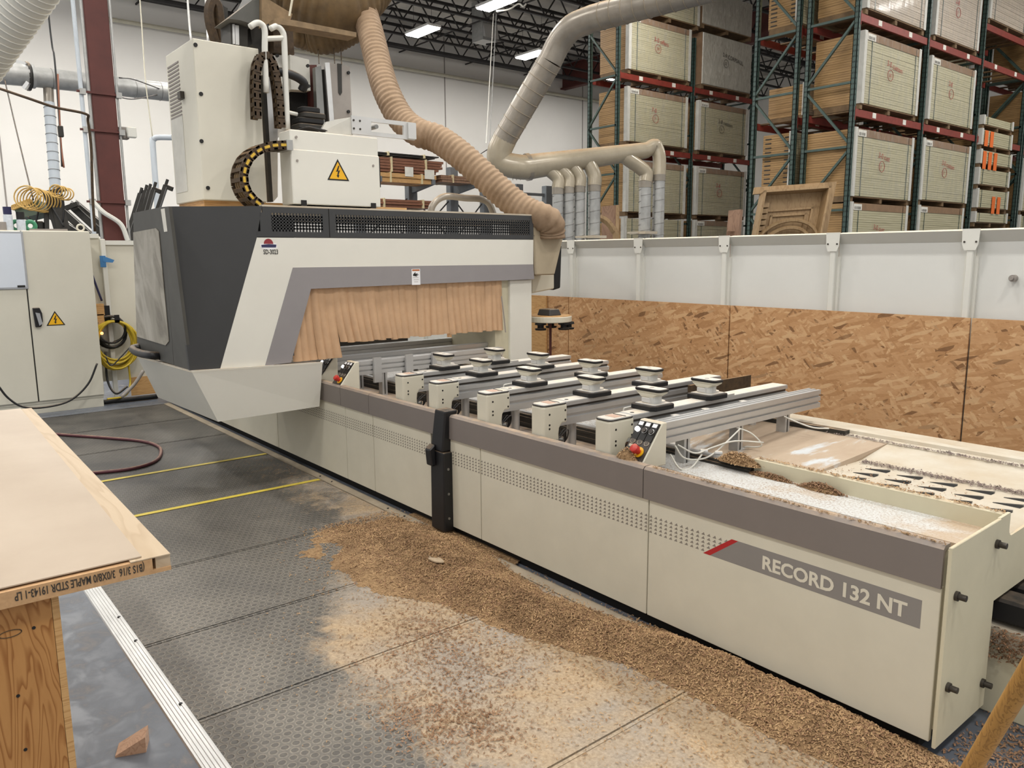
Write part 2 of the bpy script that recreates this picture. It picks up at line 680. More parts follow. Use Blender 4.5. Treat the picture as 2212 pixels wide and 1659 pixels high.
# stretch wrap: clear film with broken glints
t = NT('wrap_film', .12)
tc = t.n('TexCoord').outputs['Object']
n = t.noise(t.mapping(tc, (3, 3, .6)), 3, 4, .7, 1.5)
t.b.inputs['Base Color'].default_value = (.85, .84, .8, 1)
t.l(t.ramp(n, [(.45, .01), (.75, .16)]), t.b.inputs['Alpha'])
t = NT('carton_wrap', .25)
tc = t.n('TexCoord').outputs['Object']
n = t.noise(t.mapping(tc, (2, 2, .7)), 4, 5, .7, 1.5)
t.color(t.ramp(n, [(.3, lin('#9d998d')), (.6, lin('#bcb9ae')), (.75, lin('#d2d0c8'))]))
t.bump(n, .6, .02)
t = NT('handwriting', .7, 0, lin('#9b2f2b'))
t = NT('handwriting_black', .7, 0, lin('#3b352e'))

# ================================================================ the hall
WX = -26.0
fl = struct(MB().box(-27, 6, -6, 44, -.2, 0).build('floor', 'concrete'))
wl = struct(MB().box(WX-.3, WX, -6, 44, 0, 10.2).build('wall_back', 'wall_paint'))
for y in (3.2, 10.6, 18.0, 25.4):
    MB().box(WX-.02, WX+.012, y-.02, y+.02, 0, 9.9).build('panel_joint', 'tape_grey', wl)
struct(MB().box(-26, 6, 34, 34.3, 0, 10.2).build('wall_right', 'wall_paint'))
ceil = struct(MB().box(-27, 6, -6, 44, 10, 10.2).build('ceiling', 'deck'))
# open-web joists
for k in range(13):
    x = -25.3+1.5*k
    b = MB()
    b.box(x-.05, x+.05, 4, 43, 9.72, 9.80)
    b.box(x-.05, x+.05, 4, 43, 8.98, 9.05)
    y = 4.0
    while y < 42:
        b.bar((x, y, 9.02), (x, y+.55, 9.75), .035, .035, (1, 0, 0))
        b.bar((x, y+.55, 9.75), (x, y+1.1, 9.02), .035, .035, (1, 0, 0))
        y += 1.1
    b.build('joist', 'joist', ceil)
for y in (7, 10, 13, 16, 19, 22, 25, 28, 31):
    MB().bar((-26, y, 9.05), (-8, y, 9.05), .04, .04).bar((-26, y+.2, 9.7), (-8, y-.6, 9.05), .03, .03).build('bridging', 'joist', ceil)
for y in (11.2, 24.2):
    b = MB()
    b.box(-26, 5, y-.14, y+.14, 9.68, 9.74)
    b.box(-26, 5, y-.14, y+.14, 8.72, 8.78)
    b.box(-26, 5, y-.02, y+.02, 8.75, 9.7)
    b.build('girder', 'column_red', ceil)
b = MB().cyl((-23.6, 6, 8.58), (-23.6, 40, 8.58), .07, 8)
tag(b.build('sprinkler_main', 'joist', smooth='auto'), 'dark sprinkler main pipe slung below the ceiling joists', 'pipe')
b = MB().cyl((WX+.22, 6, 8.45), (WX+.22, 40, 8.45), .06, 8)
tag(b.build('wall_pipe', 'pipe_cream', smooth='auto'), 'cream pipe running high along the white back wall', 'pipe')
# lamps: rows of linear fixtures
lamp = thing('ceiling_light', 'bright linear ceiling light nearest the back wall, left of the vent box', 'lamp', (0, 0, 0), 'linear ceiling lights')
MB().box(-.66, .66, -.24, .24, .02, .09).build('housing', 'white_paint', lamp)
for s_ in (-.12, .12):
    MB().box(-.62, .62, s_-.1, s_+.1, -.02, .02).build('light_tube', 'lamp_glow', lamp)
MB().cyl((-.5, 0, .09), (-.5, 0, 1.2), .006, 5).cyl((.5, 0, .09), (.5, 0, 1.2), .006, 5).build('hanger', 'joist', lamp)
la = bpy.data.lights.new('lamp_light', 'AREA')
la.shape = 'RECTANGLE'
la.size, la.size_y = 1.2, .42
la.energy = LAMP_W
la.color = (1, .97, .92)
lo = bpy.data.objects.new('lamp_light', la)
COL.objects.link(lo)
lo.parent = lamp
lo.location = (0, 0, -.03)
spots = [(-21.5, 14.1), (-21.6, 18.65), (-18.0, 14.25)]
names = ['bright linear ceiling light nearest the back wall, left of the vent box', 'bright linear ceiling light close beside the upper duct bend', 'bright linear ceiling light at the top edge above the vent box']
lamp.location = (*spots[0], 8.5)
for s_, nm in zip(spots[1:], names[1:]):
    dup(lamp, (*s_, 8.5), nm)
for x in (-13.5, -8.5, -3.5, 1.5):
    for y in (-2.2, 2.8, 7.8):
        dup(lamp, (x, y, 8.5), 'linear ceiling light added out of view to brighten the back wall and racks')
for x, y in ((-21.5, -2), (-21.5, 2.5), (-21.5, 7), (-22, 23.5), (-17.5, 2), (-17.5, 7), (-11.8, 15.2), (-4.5, 13), (-4.5, 18), (-4.5, 23)):  # unseen lamps, added to brighten the back wall and the racks
    dup(lamp, (x, y, 8.5), 'linear ceiling light added out of view to brighten the back wall and racks')
# galvanised vent box below the roof
t_ = thing('vent_box', 'galvanised sheet metal vent box hanging from the ceiling joists', 'vent', (-20.5, 16.1, 8.0))
c = P(1047, 92, d=26)
t_.location = c
b = MB()
x, y, z = c
b.box(x-.3, x+.3, y-.3, y+.3, z, z+1.25)
b.build('duct_body', 'galv', t_)
MB().hexa([(x+.3, y-.28, z+.1), (x+.3, y+.28, z+.1), (x+.42, y+.28, z+.05), (x+.42, y-.28, z+.05)], [(x+.3, y-.28, z+.5), (x+.3, y+.28, z+.5), (x+.32, y+.28, z+.5), (x+.32, y-.28, z+.5)]).build('louvre', 'alu_bright', t_)
a1, a2 = P(1050, 96, d=25.75), P(1088, 92, d=25.9)
MB().cyl(a1, a2, .03, 6).build('strut_bar', 'joist', t_)
for k, (q0, q1) in enumerate((((1066, 30), (1050, 310)), ((1072, 30), (1058, 310)))):
    p0, p1 = P(*q0, d=17), P(*q1, d=13)
    tag(MB().cyl(p0, p1, .007, 5).build('drop_cable', 'galv' if k else 'wire_white'), ('thin grey drop cable hanging beside the duct elbow', 'pale drop cable hanging left of the grey one near the duct')[1-k], 'cable')
a1 = [P(1036, 334, x=-19.0), P(1088, 300, d=11.5)]
tag(MB().cyl(a1[0], a1[1], .012, 5).build('guy_wire', 'joist'), 'short dark wire tied off beside the lower duct elbow', 'wire')
# loop of wire by the lamp
pts = spline([P(1072, 24, d=22), P(1100, 20, d=22), P(1120, 8, d=22), P(1130, 14, d=22), P(1137, 8, d=22)], 6)
tag(MB().tube(pts, .025, 6).build('lamp_wire', 'wire_white', smooth=True), 'white wire looping from the top ceiling light', 'wire')

# ---------------------------------------------------------------- pallet racks
LV = [2.60, 4.45, 6.30, 8.15]          # beam tops


def upright(b, x, y, h, w=.09):
    """perforated post, open channel with punched teardrop slots on its faces"""
    b.box(x-w/2, x+w/2, y-w/2, y-w/2+.012, 0, h)
    b.box(x-w/2, x-w/2+.012, y-w/2, y+w/2, 0, h)
    b.box(x+w/2-.012, x+w/2, y-w/2, y+w/2, 0, h)


def rack(name, label, xf, xr, ys, levels, beams_vis, h=8.6):
    t = thing(name, label, 'pallet rack', (xf, ys[0], 0), 'green pallet racks with red beams')
    for i, y in enumerate(ys):
        for x in (xf, xr):
            upright_b = MB()
            upright(upright_b, x, y, h)
            u = upright_b.build('upright', 'rack_green', t)
            hb = MB()
            z = 1.75
            while z < h-.1:
                hb.box(x-.022, x-.010, y-.0475, y-.0445, z, z+.03)
                hb.box(x+.010, x+.022, y-.0475, y-.0445, z, z+.03)
                hb.box(x+.0445, x+.0475, y-.02, y-.008, z, z+.03)
                z += .1
            hb.build('punched_slots', 'dark_void', u, kind='stuff')
        z = 1.3
        k = 0
        while z < h-1.2:
            b = MB()
            b.bar((xf, y-.02, z), (xr, y-.02, z), .05, .045)
            b.build('strut', 'rack_green', t)
            b = MB()
            b.bar((xf, y-.02, z+.05), (xr, y-.02, z+1.15), .045, .045) if k % 2 == 0 else b.bar((xr, y-.02, z+.05), (xf, y-.02, z+1.15), .045, .045)
            b.build('brace', 'rack_green', t)
            z += 1.2
            k += 1
    for z in levels:
        for x in (xf, xr):
            for y0, y1 in zip(ys, ys[1:]):
                bm_ = MB().box(x-.025, x+.025, y0+.03, y1-.03, z-.14, z)
                o = bm_.build('beam', 'rack_red', t, bevel=.004)
                if x == xf:
                    MB().box(x-.035, x+.05, y0+.03, y0+.055, z-.22, z+.03).build('beam_connector', 'rack_red', o)
                    for f in (.28, .72):
                        MB().box(x+.026, x+.03, y0+(y1-y0)*f-.07, y0+(y1-y0)*f+.07, z-.11, z-.01).build('shelf_label', 'paper', o)
        for y0, y1 in zip(ys, ys[1:]):
            n = 5
            for k in range(n):
                yy = y0+.25+(y1-y0-.5)*k/(n-1)
                MB().box(xr, xf, yy-.06, yy+.06, z-.03, z-.005).build('deck_slat', 'pallet', t)
    return t


def handwriting(parent, body, x, y, z, size, mat='handwriting', circ=None):
    b = text_mb(body, size, (x, y, z), (0, .98, -.12), (0, .10, 1), .002)
    if circ:
        n = 18
        cy, cz = y+size*1.1, z-size*1.15
        b2 = text_mb(circ, size*.7, (x, cy-size*.4, cz-size*.25), (0, 1, 0), (0, .1, 1), .002)
        b.add(b2.v, b2.f)
        pts = [(x+.003, cy+math.cos(2*PI*k/n)*size*.75, cz+math.sin(2*PI*k/n)*size*.7) for k in range(n)]
        b.tube(pts, size*.035, 4, closed=True)
    b.build('handwriting', mat, parent)


def door_stack(label, xf, y0, z0, wy, h, dx=1.0, body=None, circ=None, style='doors', n=None, hat=True, group='stacks of doors on the racks', pens='handwriting', mat='doors_edge', pal=True, wrap=True):
    """pallet, loose doors one above the other, corner boards, cardboard cap, film"""
    t = thing('door_stack', label, 'door stack', (xf, y0, z0), group)
    zb = z0+.005
    if pal:
        b = MB()
        for k in range(3):
            yy = y0+.05+(wy-.1)*k/2
            b.box(xf-dx+.02, xf-.02, yy-.05, yy+.05, zb, zb+.09)
        b.box(xf-dx, xf-.01, y0, y0+wy, zb+.09, zb+.115)
        b.build('pallet', 'pallet', t)
        zb += .115
    if style == 'doors':
        n = n or max(2, int(h/.0445))
        th = h/n
        eb, nb = MB(), MB()
        for k in range(n):
            j = random.uniform(-.004, .004)
            z = zb+k*th
            eb.box(xf-.03, xf+j, y0+.004, y0+wy-.004, z+.003, z+th-.001)
            nb.box(xf-dx, xf-.031, y0+j, y0+wy+j, z+.003, z+th-.001)
        eb.build('door_edges', mat, t, kind='stuff')
        nb.build('door_ends', 'doors_end', t, kind='stuff')
        for yy in (y0, y0+wy):
            s_ = 1 if yy == y0 else -1
            c = MB()
            c.box(xf+.004, xf+.012, yy-.012*s_ if s_ > 0 else yy-.09, yy+.09 if s_ > 0 else yy+.012, zb-.01, zb+h+.03)
            c.box(xf-.10, xf+.012, yy-.016 if s_ > 0 else yy+.008, yy-.008 if s_ > 0 else yy+.016, zb-.01, zb+h+.03)
            c.build('corner_board', 'door_white', t)
        for f in (.12, .9):
            MB().box(xf+.004, xf+.009, y0+wy*f, y0+wy*f+.022, zb, zb+h).build('strap', 'rack_green', t)
        if hat:
            c = MB()
            c.box(xf-dx, xf+.008, y0+.06, y0+wy-.03, zb+h, zb+h+.012)
            c.box(xf+.002, xf+.009, y0+.06, y0+wy-.03, zb+h-.13, zb+h)
            c.build('cardboard_cap', 'cardboard', t)
            lb = MB().box(xf+.009, xf+.013, y0+.10, y0+.42, zb+h-.13, zb+h-.01).build('label', 'paper', t)
            bars = MB()
            for q in range(9):
                bars.box(xf+.013, xf+.0145, y0+.13+q*.028, y0+.14+q*.028+random.uniform(0, .008), zb+h-.115, zb+h-.06)
            bars.build('barcode', 'handwriting_black', lb)
        if wrap:
            MB().box(xf+.014, xf+.018, y0+.02, y0+wy-.02, zb+h*.02, zb+h+.01).build('stretch_film', 'wrap_film', t)
    else:
        MB().box(xf-dx, xf, y0, y0+wy, zb, zb+h).build('wrapped_carton', 'carton_wrap', t, bevel=.02)
        MB().box(xf-dx-.01, xf-.02, y0-.012, y0-.002, zb, zb+h).build('carton_end', 'cardboard', t)
    if body:
        handwriting(t, body, xf+.02, y0+wy*.38, zb+h*.62, .15, pens, circ)
    return t


# row nearest: starts at the tall upright right of centre
XC = -8.0
YC = [15.08, 18.05, 20.95, 23.9]
rack('pallet_rack', 'green pallet rack with red beams, the nearest one on the right', XC, XC-.98, YC, [4.42, 6.16], None, 8.4)
rack('pallet_rack', 'green pallet rack standing back to back left of the nearest one', XC-1.22, XC-2.18, [15.08, 18.05, 20.95, 23.9], [4.42, 6.16], None, 8.4)
XA = -14.2
YA = [15.1, 18.08, 20.9]
rack('pallet_rack', 'green pallet rack farthest back, left beside the big duct', XA, XA-.98, YA, [4.42, 6.18], None, 7.45)
RK = 'door stacks on the nearest rack'
F = XC+.06
door_stack('door stack marked 3-0 and 30 in a red circle, second tier of nearest rack', F, 15.28, 4.42, 2.4, 1.30, body='3-0 custom', circ='30', group=RK)
door_stack('narrower door stack with red scrawl, second tier right of the circled 30 stack', F, 18.2, 4.42, 2.35, 1.27, body='2-8', circ='0', group=RK)
door_stack('door stack with a small red circle, first tier of nearest rack by the upright', F, 15.14, 2.655, 2.5, 1.27, body='3-0 cust', circ='6', group=RK, mat='doors_edge')
door_stack('door stack with faint red scrawl, first tier right of the nearest rack', F, 18.12, 2.70, 2.5, 1.28, body='3-0 custom', circ='0', group=RK, mat='doors_edge')
door_stack('bottom door stack marked in red, behind the fence left in the nearest rack', F, 15.14, 1.2, 2.45, 1.31, body='3-0 cust', circ='0', group=RK, wrap=False)
door_stack('plain bottom door stack behind the fence right in the nearest rack', F, 18.12, 1.23, 2.4, 1.32, group=RK, wrap=False)
door_stack('film-wrapped door stack on the top beam of the nearest rack, left', F, 15.28, 6.16, 2.5, 1.25, group=RK, mat='doors_edge_pink')
door_stack('film-wrapped door stack with red marks on the top beam of nearest rack, right', F, 18.25, 6.16, 2.3, 1.25, body='2-8', circ='0', group=RK, mat='doors_edge_pink')
# third bay: higher beam, pinkish stack, small bundles with orange tags
t_ = thing('rack_beam_pair', 'red rack beam pair set higher in the third bay of the nearest rack', 'rack beam', (XC, 22.4, 6.8))
for x in (XC, XC-.98):
    MB().box(x-.025, x+.025, 20.98, 23.87, 6.84, 6.98).build('beam', 'rack_red', t_)
for k in range(5):
    MB().box(XC-.98, XC, 21.3+k*.55, 21.42+k*.55, 6.94, 6.975).build('deck_slat', 'pallet', t_)
door_stack('pinkish film-wrapped door stack at the top right corner of the racks', F, 21.05, 6.98, 2.4, 1.25, group=RK, mat='doors_edge_pink', hat=False)
zz = 2.28
for k, (hh, w_, nm) in enumerate(((.22, 2.1, 'lowest'), (.42, 2.0, 'second lowest'), (.36, 2.0, 'third lowest'), (.30, 2.0, 'fourth lowest'), (.34, 1.95, 'fifth lowest'), (.18, 1.9, 'topmost'))):
    s_ = door_stack('small door bundle on its own pallet, %s in the pile with orange tags' % nm, F+.02, 21.15+.04*(k % 2), zz, w_, hh, hat=False, group='small bundles in the third bay', wrap=False, n=max(3, int(hh/.045)))
    if k in (1, 3, 4):
        for q in range(2+(k == 3)):
            MB().box(F+.036, F+.041, 21.3+q*.34+(k == 1)*.8, 21.5+q*.34+(k == 1)*.8, zz+.08-(k % 2)*.1, zz+.45-(k % 2)*.05).build('tag_sheet', 'orange_tag', s_)
    zz += hh+.135
# stacks in the back to back row: ends with dark ties
FB = XC-1.28
for z0, h_, nm in ((2.70, 1.32, 'yellow door stack with rows of dark ties, lower tier between the racks'), (6.16, 1.2, 'yellow door stack with rows of dark ties, upper tier between the racks')):
    s_ = door_stack(nm, FB, 15.18, z0, 2.4, h_, dx=.72, hat=False, group='stacks in the back to back rack', wrap=False)
    b = MB()
    for k in range(14):
        for x in (FB-.66, FB-.2):
            b.box(x, x+.14, 15.165, 15.172, z0+.16+k*h_/14.5, z0+.185+k*h_/14.5)
    b.build('tie_rows', 'handwriting_black', s_, kind='stuff')
door_stack('white door bundle lying low on a pallet between the racks', FB, 15.6, 4.42, 2.3, .62, dx=.9, hat=False, group='stacks in the back to back rack', wrap=False, mat='doors_plain')
door_stack('bottom white door bundle seen between the racks above the fence', FB-.2, 15.2, 1.2, 2.3, 1.3, dx=.6, hat=False, group='stacks in the back to back rack', wrap=False, mat='doors_plain')
for k, (y0, z0, h_, nm) in enumerate(((21.1, 1.2, 1.3, 'bottom'), (21.15, 2.65, 1.3, 'lower middle'), (21.1, 4.42, 1.3, 'upper middle'), (21.2, 6.16, 1.1, 'top'))):
    door_stack('shaded door stack behind the orange-tagged bundles, %s one' % nm, FB, y0, z0, 2.4, h_, dx=.85, hat=False, group='stacks in the back to back rack', wrap=False)
for k, (y0, z0, h_, nm) in enumerate(((24.2, 1.2, 1.3, 'bottom'), (24.2, 2.65, 1.3, 'lower middle'), (24.2, 4.42, 1.3, 'upper middle'), (24.2, 6.16, 1.2, 'top'))):
    door_stack('door stack at the far right edge beyond the last upright, %s one' % nm, F, y0, z0, 2.4, h_, hat=False, group=RK, wrap=False)
rack('pallet_rack', 'green pallet rack continuing at the far right edge of the picture', XC, XC-.98, [24.05, 26.9], [4.42, 6.16], None, 8.4)
# rear row
FA = XA+.06
RA = 'door stacks on the rear rack'
door_stack('wrapped door stack marked 3-0 offers in red, top tier of rear rack by duct', FA, 15.42, 6.18, 2.45, 1.28, body='3-0 offers', circ='20', group=RA)
door_stack('grey wrapped carton marked 2-9 in dark pen on the rear rack', FA, 18.4, 6.18, 2.3, 1.36, style='carton', body='2-9 CORPSAUL', circ='32', group=RA, pens='handwriting_black')
door_stack('door stack perched on top of the wrapped 3-0 offers stack', FA, 15.8, 7.65, 2.4, .8, group=RA, hat=False)
door_stack('silvery wrapped carton on top of the grey 2-9 carton', FA, 18.35, 7.75, 2.3, .9, style='carton', group=RA)
door_stack('door stack with red writing at its left edge, middle tier of rear rack', FA, 15.4, 4.42, 2.4, 1.30, body='7-0', circ='7', group=RA)
door_stack('door stack marked 2-8 custom in dark pen, middle tier of rear rack', FA, 18.3, 4.42, 2.3, 1.29, body='2-8 custom', circ='31', group=RA, pens='handwriting_black')
door_stack('door stack behind the last drop ducts, lower tier of rear rack', FA, 15.4, 2.65, 2.4, 1.28, body='A Cur', group=RA)
door_stack('door stack with a red blot and circle, lower tier of rear rack', FA, 18.28, 2.65, 2.35, 1.28, body='2-8', circ='6', group=RA)
door_stack('bottom door stack with dark handwriting behind the drop ducts', FA, 15.35, 1.2, 2.4, 1.27, body='e-trim', group=RA, pens='handwriting_black', hat=False)
door_stack('bottom door stack right of the drop ducts in the rear rack', FA, 18.28, 1.2, 2.3, 1.27, group=RA)

# ---------------------------------------------------------------- ducts


def spiral_duct(b_, pts, rads, n=20):
    b_.tube(pts, rads, n)
    return b_


def seams(parent, pts, rads, step, mat, name='seam_ring', slant=0.0):
    """raised lock-seam rings along a straight duct; slant > 0 gives a helix look"""
    pts = [Vector(p) for p in pts]
    L = (pts[1]-pts[0]).length
    t = (pts[1]-pts[0]).normalized()
    h = Vector((0, 0, 1)) if abs(t.z) < .9 else Vector((1, 0, 0))
    a = t.cross(h).normalized()
    b2 = t.cross(a)
    k = step*.6
    while k < L-step*.3:
        f = k/L
        r = rads[0]+(rads[1]-rads[0])*f+.003
        c = pts[0]+t*k
        if slant:
            ring = [c+a*math.cos(q)*r+b2*math.sin(q)*r+t*(slant*step*(q/(2*PI)-.5)) for q in [2*PI*i/24 for i in range(25)]]
            MB().tube(ring, .0042, 5).build(name, mat, parent)
        else:
            ring = [c+a*math.cos(q)*r+b2*math.sin(q)*r for q in [2*PI*i/24 for i in range(24)]]
            MB().tube(ring, .0055, 5, closed=True).build(name, mat, parent)
        k += step


# manifold and riser
A0 = P(1060, 345, d=11.6)
t_ = thing('extraction_duct', 'large dusty spiral duct bending down to a tapered header', 'duct', A0)
top = [P(1560, -34, d=9.6), P(1280, 40, d=10.6)]
top[0] = top[1]+(top[0]-top[1])*2.6
b = MB()
bend1 = spline([P(1280, 40, d=10.6), P(1235, 60, d=10.75), P(1208, 92, d=10.9), P(1188, 132, d=11.0)], 4)
b.tube(top+bend1[1:], .175, 22)
b.build('upper_pipe', 'galv_dusty', t_, smooth='auto')
riser = [P(1188, 132, d=11.0), P(1090, 300, d=11.5)]
MB().tube(riser, .178, 22).build('riser', 'galv_dusty', t_, smooth='auto')
elb = spline([P(1092, 296, d=11.5), P(1078, 330, d=11.55), P(1085, 352, d=11.6), P(1125, 361, d=11.6), P(1150, 360, d=11.65)], 5)
MB().tube(elb, [.18]*len(elb), 22).build('elbow', 'duct_beige', t_, smooth='auto')
HD0, HD1 = P(1140, 361, d=11.65), P(1388, 326, d=12.2)
MB().tube([HD0, HD1], [.185, .125], 22).build('header', 'duct_beige', t_, smooth='auto')
seams(t_, riser, (.178, .178), .17, 'rail_dust')
seams(t_, top, (.175, .175), .17, 'rail_dust')
for q in (bend1[0], bend1[-1]):
    pass
MB().tube([HD0-(HD1-HD0).normalized()*.03, HD0+(HD1-HD0).normalized()*.03], .2, 22).build('flange', 'galv_dusty', t_, smooth='auto')
for k in range(3):
    seams(t_, [P(1100+k*8, 361, d=11.62), P(1112+k*8, 361, d=11.62)], (.182, .182), .09, 'duct_beige')
# drops, left to right
dr = [(1205, 380, 11.75), (1228, 378, 11.8), (1252, 376, 11.85), (1284, 374, 11.9), (1394, 366, 12.2), (1424, 352, 12.25)]
dn = ['leftmost', 'second from left', 'third from left', 'fourth from left', 'second from right', 'rightmost']
for k, (px, py, d_) in enumerate(dr):
    t2 = thing('drop_duct', 'grey spiral drop duct under the dusty header, %s' % dn[k], 'duct', P(px, 500, d=d_), 'drop ducts behind the fence')
    rr = .082 if k < 3 else .095
    f = [.12, .22, .34, .5, .80, .985][k]
    st = HD0+(HD1-HD0)*f
    e = P(px, py+28, d=d_)
    vx, vy = Vector((0, .12, -.02)), Vector((0, .05, -.25))
    if k == 5:
        el = spline([HD1-(HD1-HD0).normalized()*.25, HD1+(HD1-HD0).normalized()*.05, P(px-9, 316, d=d_), P(px, 338, d=d_), e], 5)
        MB().tube(el, [.125]*6+[.115]*6+[rr+.008]*(len(el)-12), 18).build('elbow', 'duct_beige', t2, smooth='auto')
    else:
        el = spline([st, st+(e-st)*.35+Vector((0, 0, .06)), P(px, py+6, d=d_), e], 5)
        MB().tube(el, [rr+.012]*len(el), 18).build('elbow', 'duct_beige', t2, smooth='auto')
    bot = Vector((e.x, e.y, .25))
    MB().tube([e, bot], rr, 18).build('pipe', 'galv', t2, smooth='auto')
    MB().tube([e+Vector((0, 0, .02)), e-Vector((0, 0, .08))], rr+.008, 18).build('clamp_band', 'galv_dusty', t2, smooth='auto')
    seams(t2, [e-Vector((0, 0, .05)), Vector((e.x, e.y, 1.6))], (rr, rr), .18, 'steel', slant=.55)
    if k in (3, 4):
        g = P(px-4, 503 if k == 4 else 512, d=d_)
        MB().box(g.x-.16, g.x+.16, g.y-.14, g.y+.14, g.z-.02, g.z+.02).box(g.x-.03, g.x+.03, g.y-.34, g.y-.12, g.z-.015, g.z+.01).build('blast_gate', 'dusty_cream', t2)
# ducts over the left side
q0, q1 = P(-70, 135, d=10), P(48, -30, d=8.0)
t_ = thing('spiral_duct', 'pale ribbed spiral duct crossing the top left corner', 'duct', q0)
q0, q1 = P(-60, 150, d=5.2), P(75, -40, d=4.9)
q0, q1 = q0+(q0-q1)*1.2, q1+(q1-q0)*5.5
MB().tube([q0, q1], .155, 24).build('pipe', 'fence_white', t_, smooth='auto')
seams(t_, [q0, q1], (.155, .155), .045, 'fence_white')
t_ = thing('exhaust_pipe', 'shiny galvanised exhaust pipe with blast gate along the back wall', 'duct', P(0, 160, d=15))
q = [P(-60, 152, d=14), P(60, 163, d=14.6)]
MB().tube(q, .20, 18).build('pipe', 'galv', t_, smooth='auto')
q = [P(72, 166, d=14.7), P(372, 200, d=16.4)]
MB().tube(q, .185, 18).build('pipe', 'galv', t_, smooth='auto')
seams(t_, q, (.185, .185), .5, 'steel')
for px in (52, 60, 70):
    c = P(px, 165, d=14.65)
    d = (q[1]-q[0]).normalized()
    MB().tube([c-d*.025, c+d*.025], .26 if px == 60 else .22, 14).build('gate_flange', 'galv' if px != 60 else 'dark_steel', t_, smooth='auto')
c = P(45, 138, d=14.5)
MB().bar(P(34, 132, d=14.5), P(60, 140, d=14.5), .12, .06).build('gate_slide', 'alu_bright', t_)
MB().bar(P(52, 192, d=14.5), P(62, 178, d=14.5), .1, .06).build('gate_slide', 'alu_bright', t_)
q = [P(107, 182, d=14.9), P(108, 215, d=14.9)]
MB().tube([P(104, 185, d=14.9), P(106, 225, d=14.9)], .09, 14).build('branch', 'galv_dusty', t_, smooth='auto')
q = [P(106, 222, d=14.9), P(122, 440, d=14.9)]
MB().tube(q, .095, 14).build('branch_pipe', 'pvc', t_, smooth='auto')
seams(t_, q, (.095, .095), .17, 'steel')
# red column with conduits
cb = P(232, 500, d=11.0)
CXp, CYp = -12.6, cb.y
cl_, cr_ = P(219, 460, d=12), P(265, 460, d=12)
wd = (cr_-cl_).length
t_ = thing('steel_column', 'dark red steel column with conduits strapped on both sides', 'column', ((cl_.x+cr_.x)/2, (cl_.y+cr_.y)/2, 0))
cx, cy = (cl_.x+cr_.x)/2, (cl_.y+cr_.y)/2
hw = wd*.5
MB().box(cx-.12, cx+.12, cy-hw, cy+hw, 0, 10).build('post', 'column_red', t_, bevel=.01)
for s_, rr in ((-1, .022), (-1.35, .03), (1, .018)):
    yy = cy+(hw+.03)*s_ if abs(s_) == 1 else cy-(hw+.13)
    MB().cyl((cx+.10, yy, 1.0), (cx+.10, yy, 10), rr, 8).build('conduit', 'galv' if abs(s_) == 1 else 'pvc', t_, smooth='auto')
for py in (205, 285, 437):
    z = P(240, py, x=cx+.12).z
    MB().bar((cx+.14, cy-hw-.2, z), (cx+.14, cy+hw+.08, z), .03, .03).build('strap_rod', 'column_red', t_)
    for yy in (cy-hw-.12, cy+hw+.04):
        MB().box(cx+.09, cx+.17, yy-.04, yy+.04, z-.04, z+.04).build('clamp', 'galv', t_)
pts = spline([(cx+.15, cy-hw-.12, P(220, 437, x=cx).z), (cx+.2, cy-hw+.0, P(230, 460, x=cx).z), (cx+.22, cy-hw+.22, P(248, 485, x=cx).z), (cx+.22, cy-hw+.30, P(250, 520, x=cx).z)], 6)
MB().tube(pts, .035, 8).build('offset_conduit', 'fence_white', t_, smooth='auto')
t_ = thing('junction_box', 'small beige wall lamp box on the side of the red column', 'box', P(272, 290, d=12))
p = P(266, 288, d=12)
MB().box(p.x-.06, p.x+.06, p.y-.07, p.y+.07, p.z-.09, p.z+.09).build('box_body', 'tape_grey', t_, bevel=.01)
p2 = P(284, 287, d=11.95)
MB().box(p2.x-.04, p2.x+.04, p2.y-.07, p2.y+.07, p2.z-.075, p2.z+.085).build('lamp_head', 'fence_white', t_, bevel=.015)
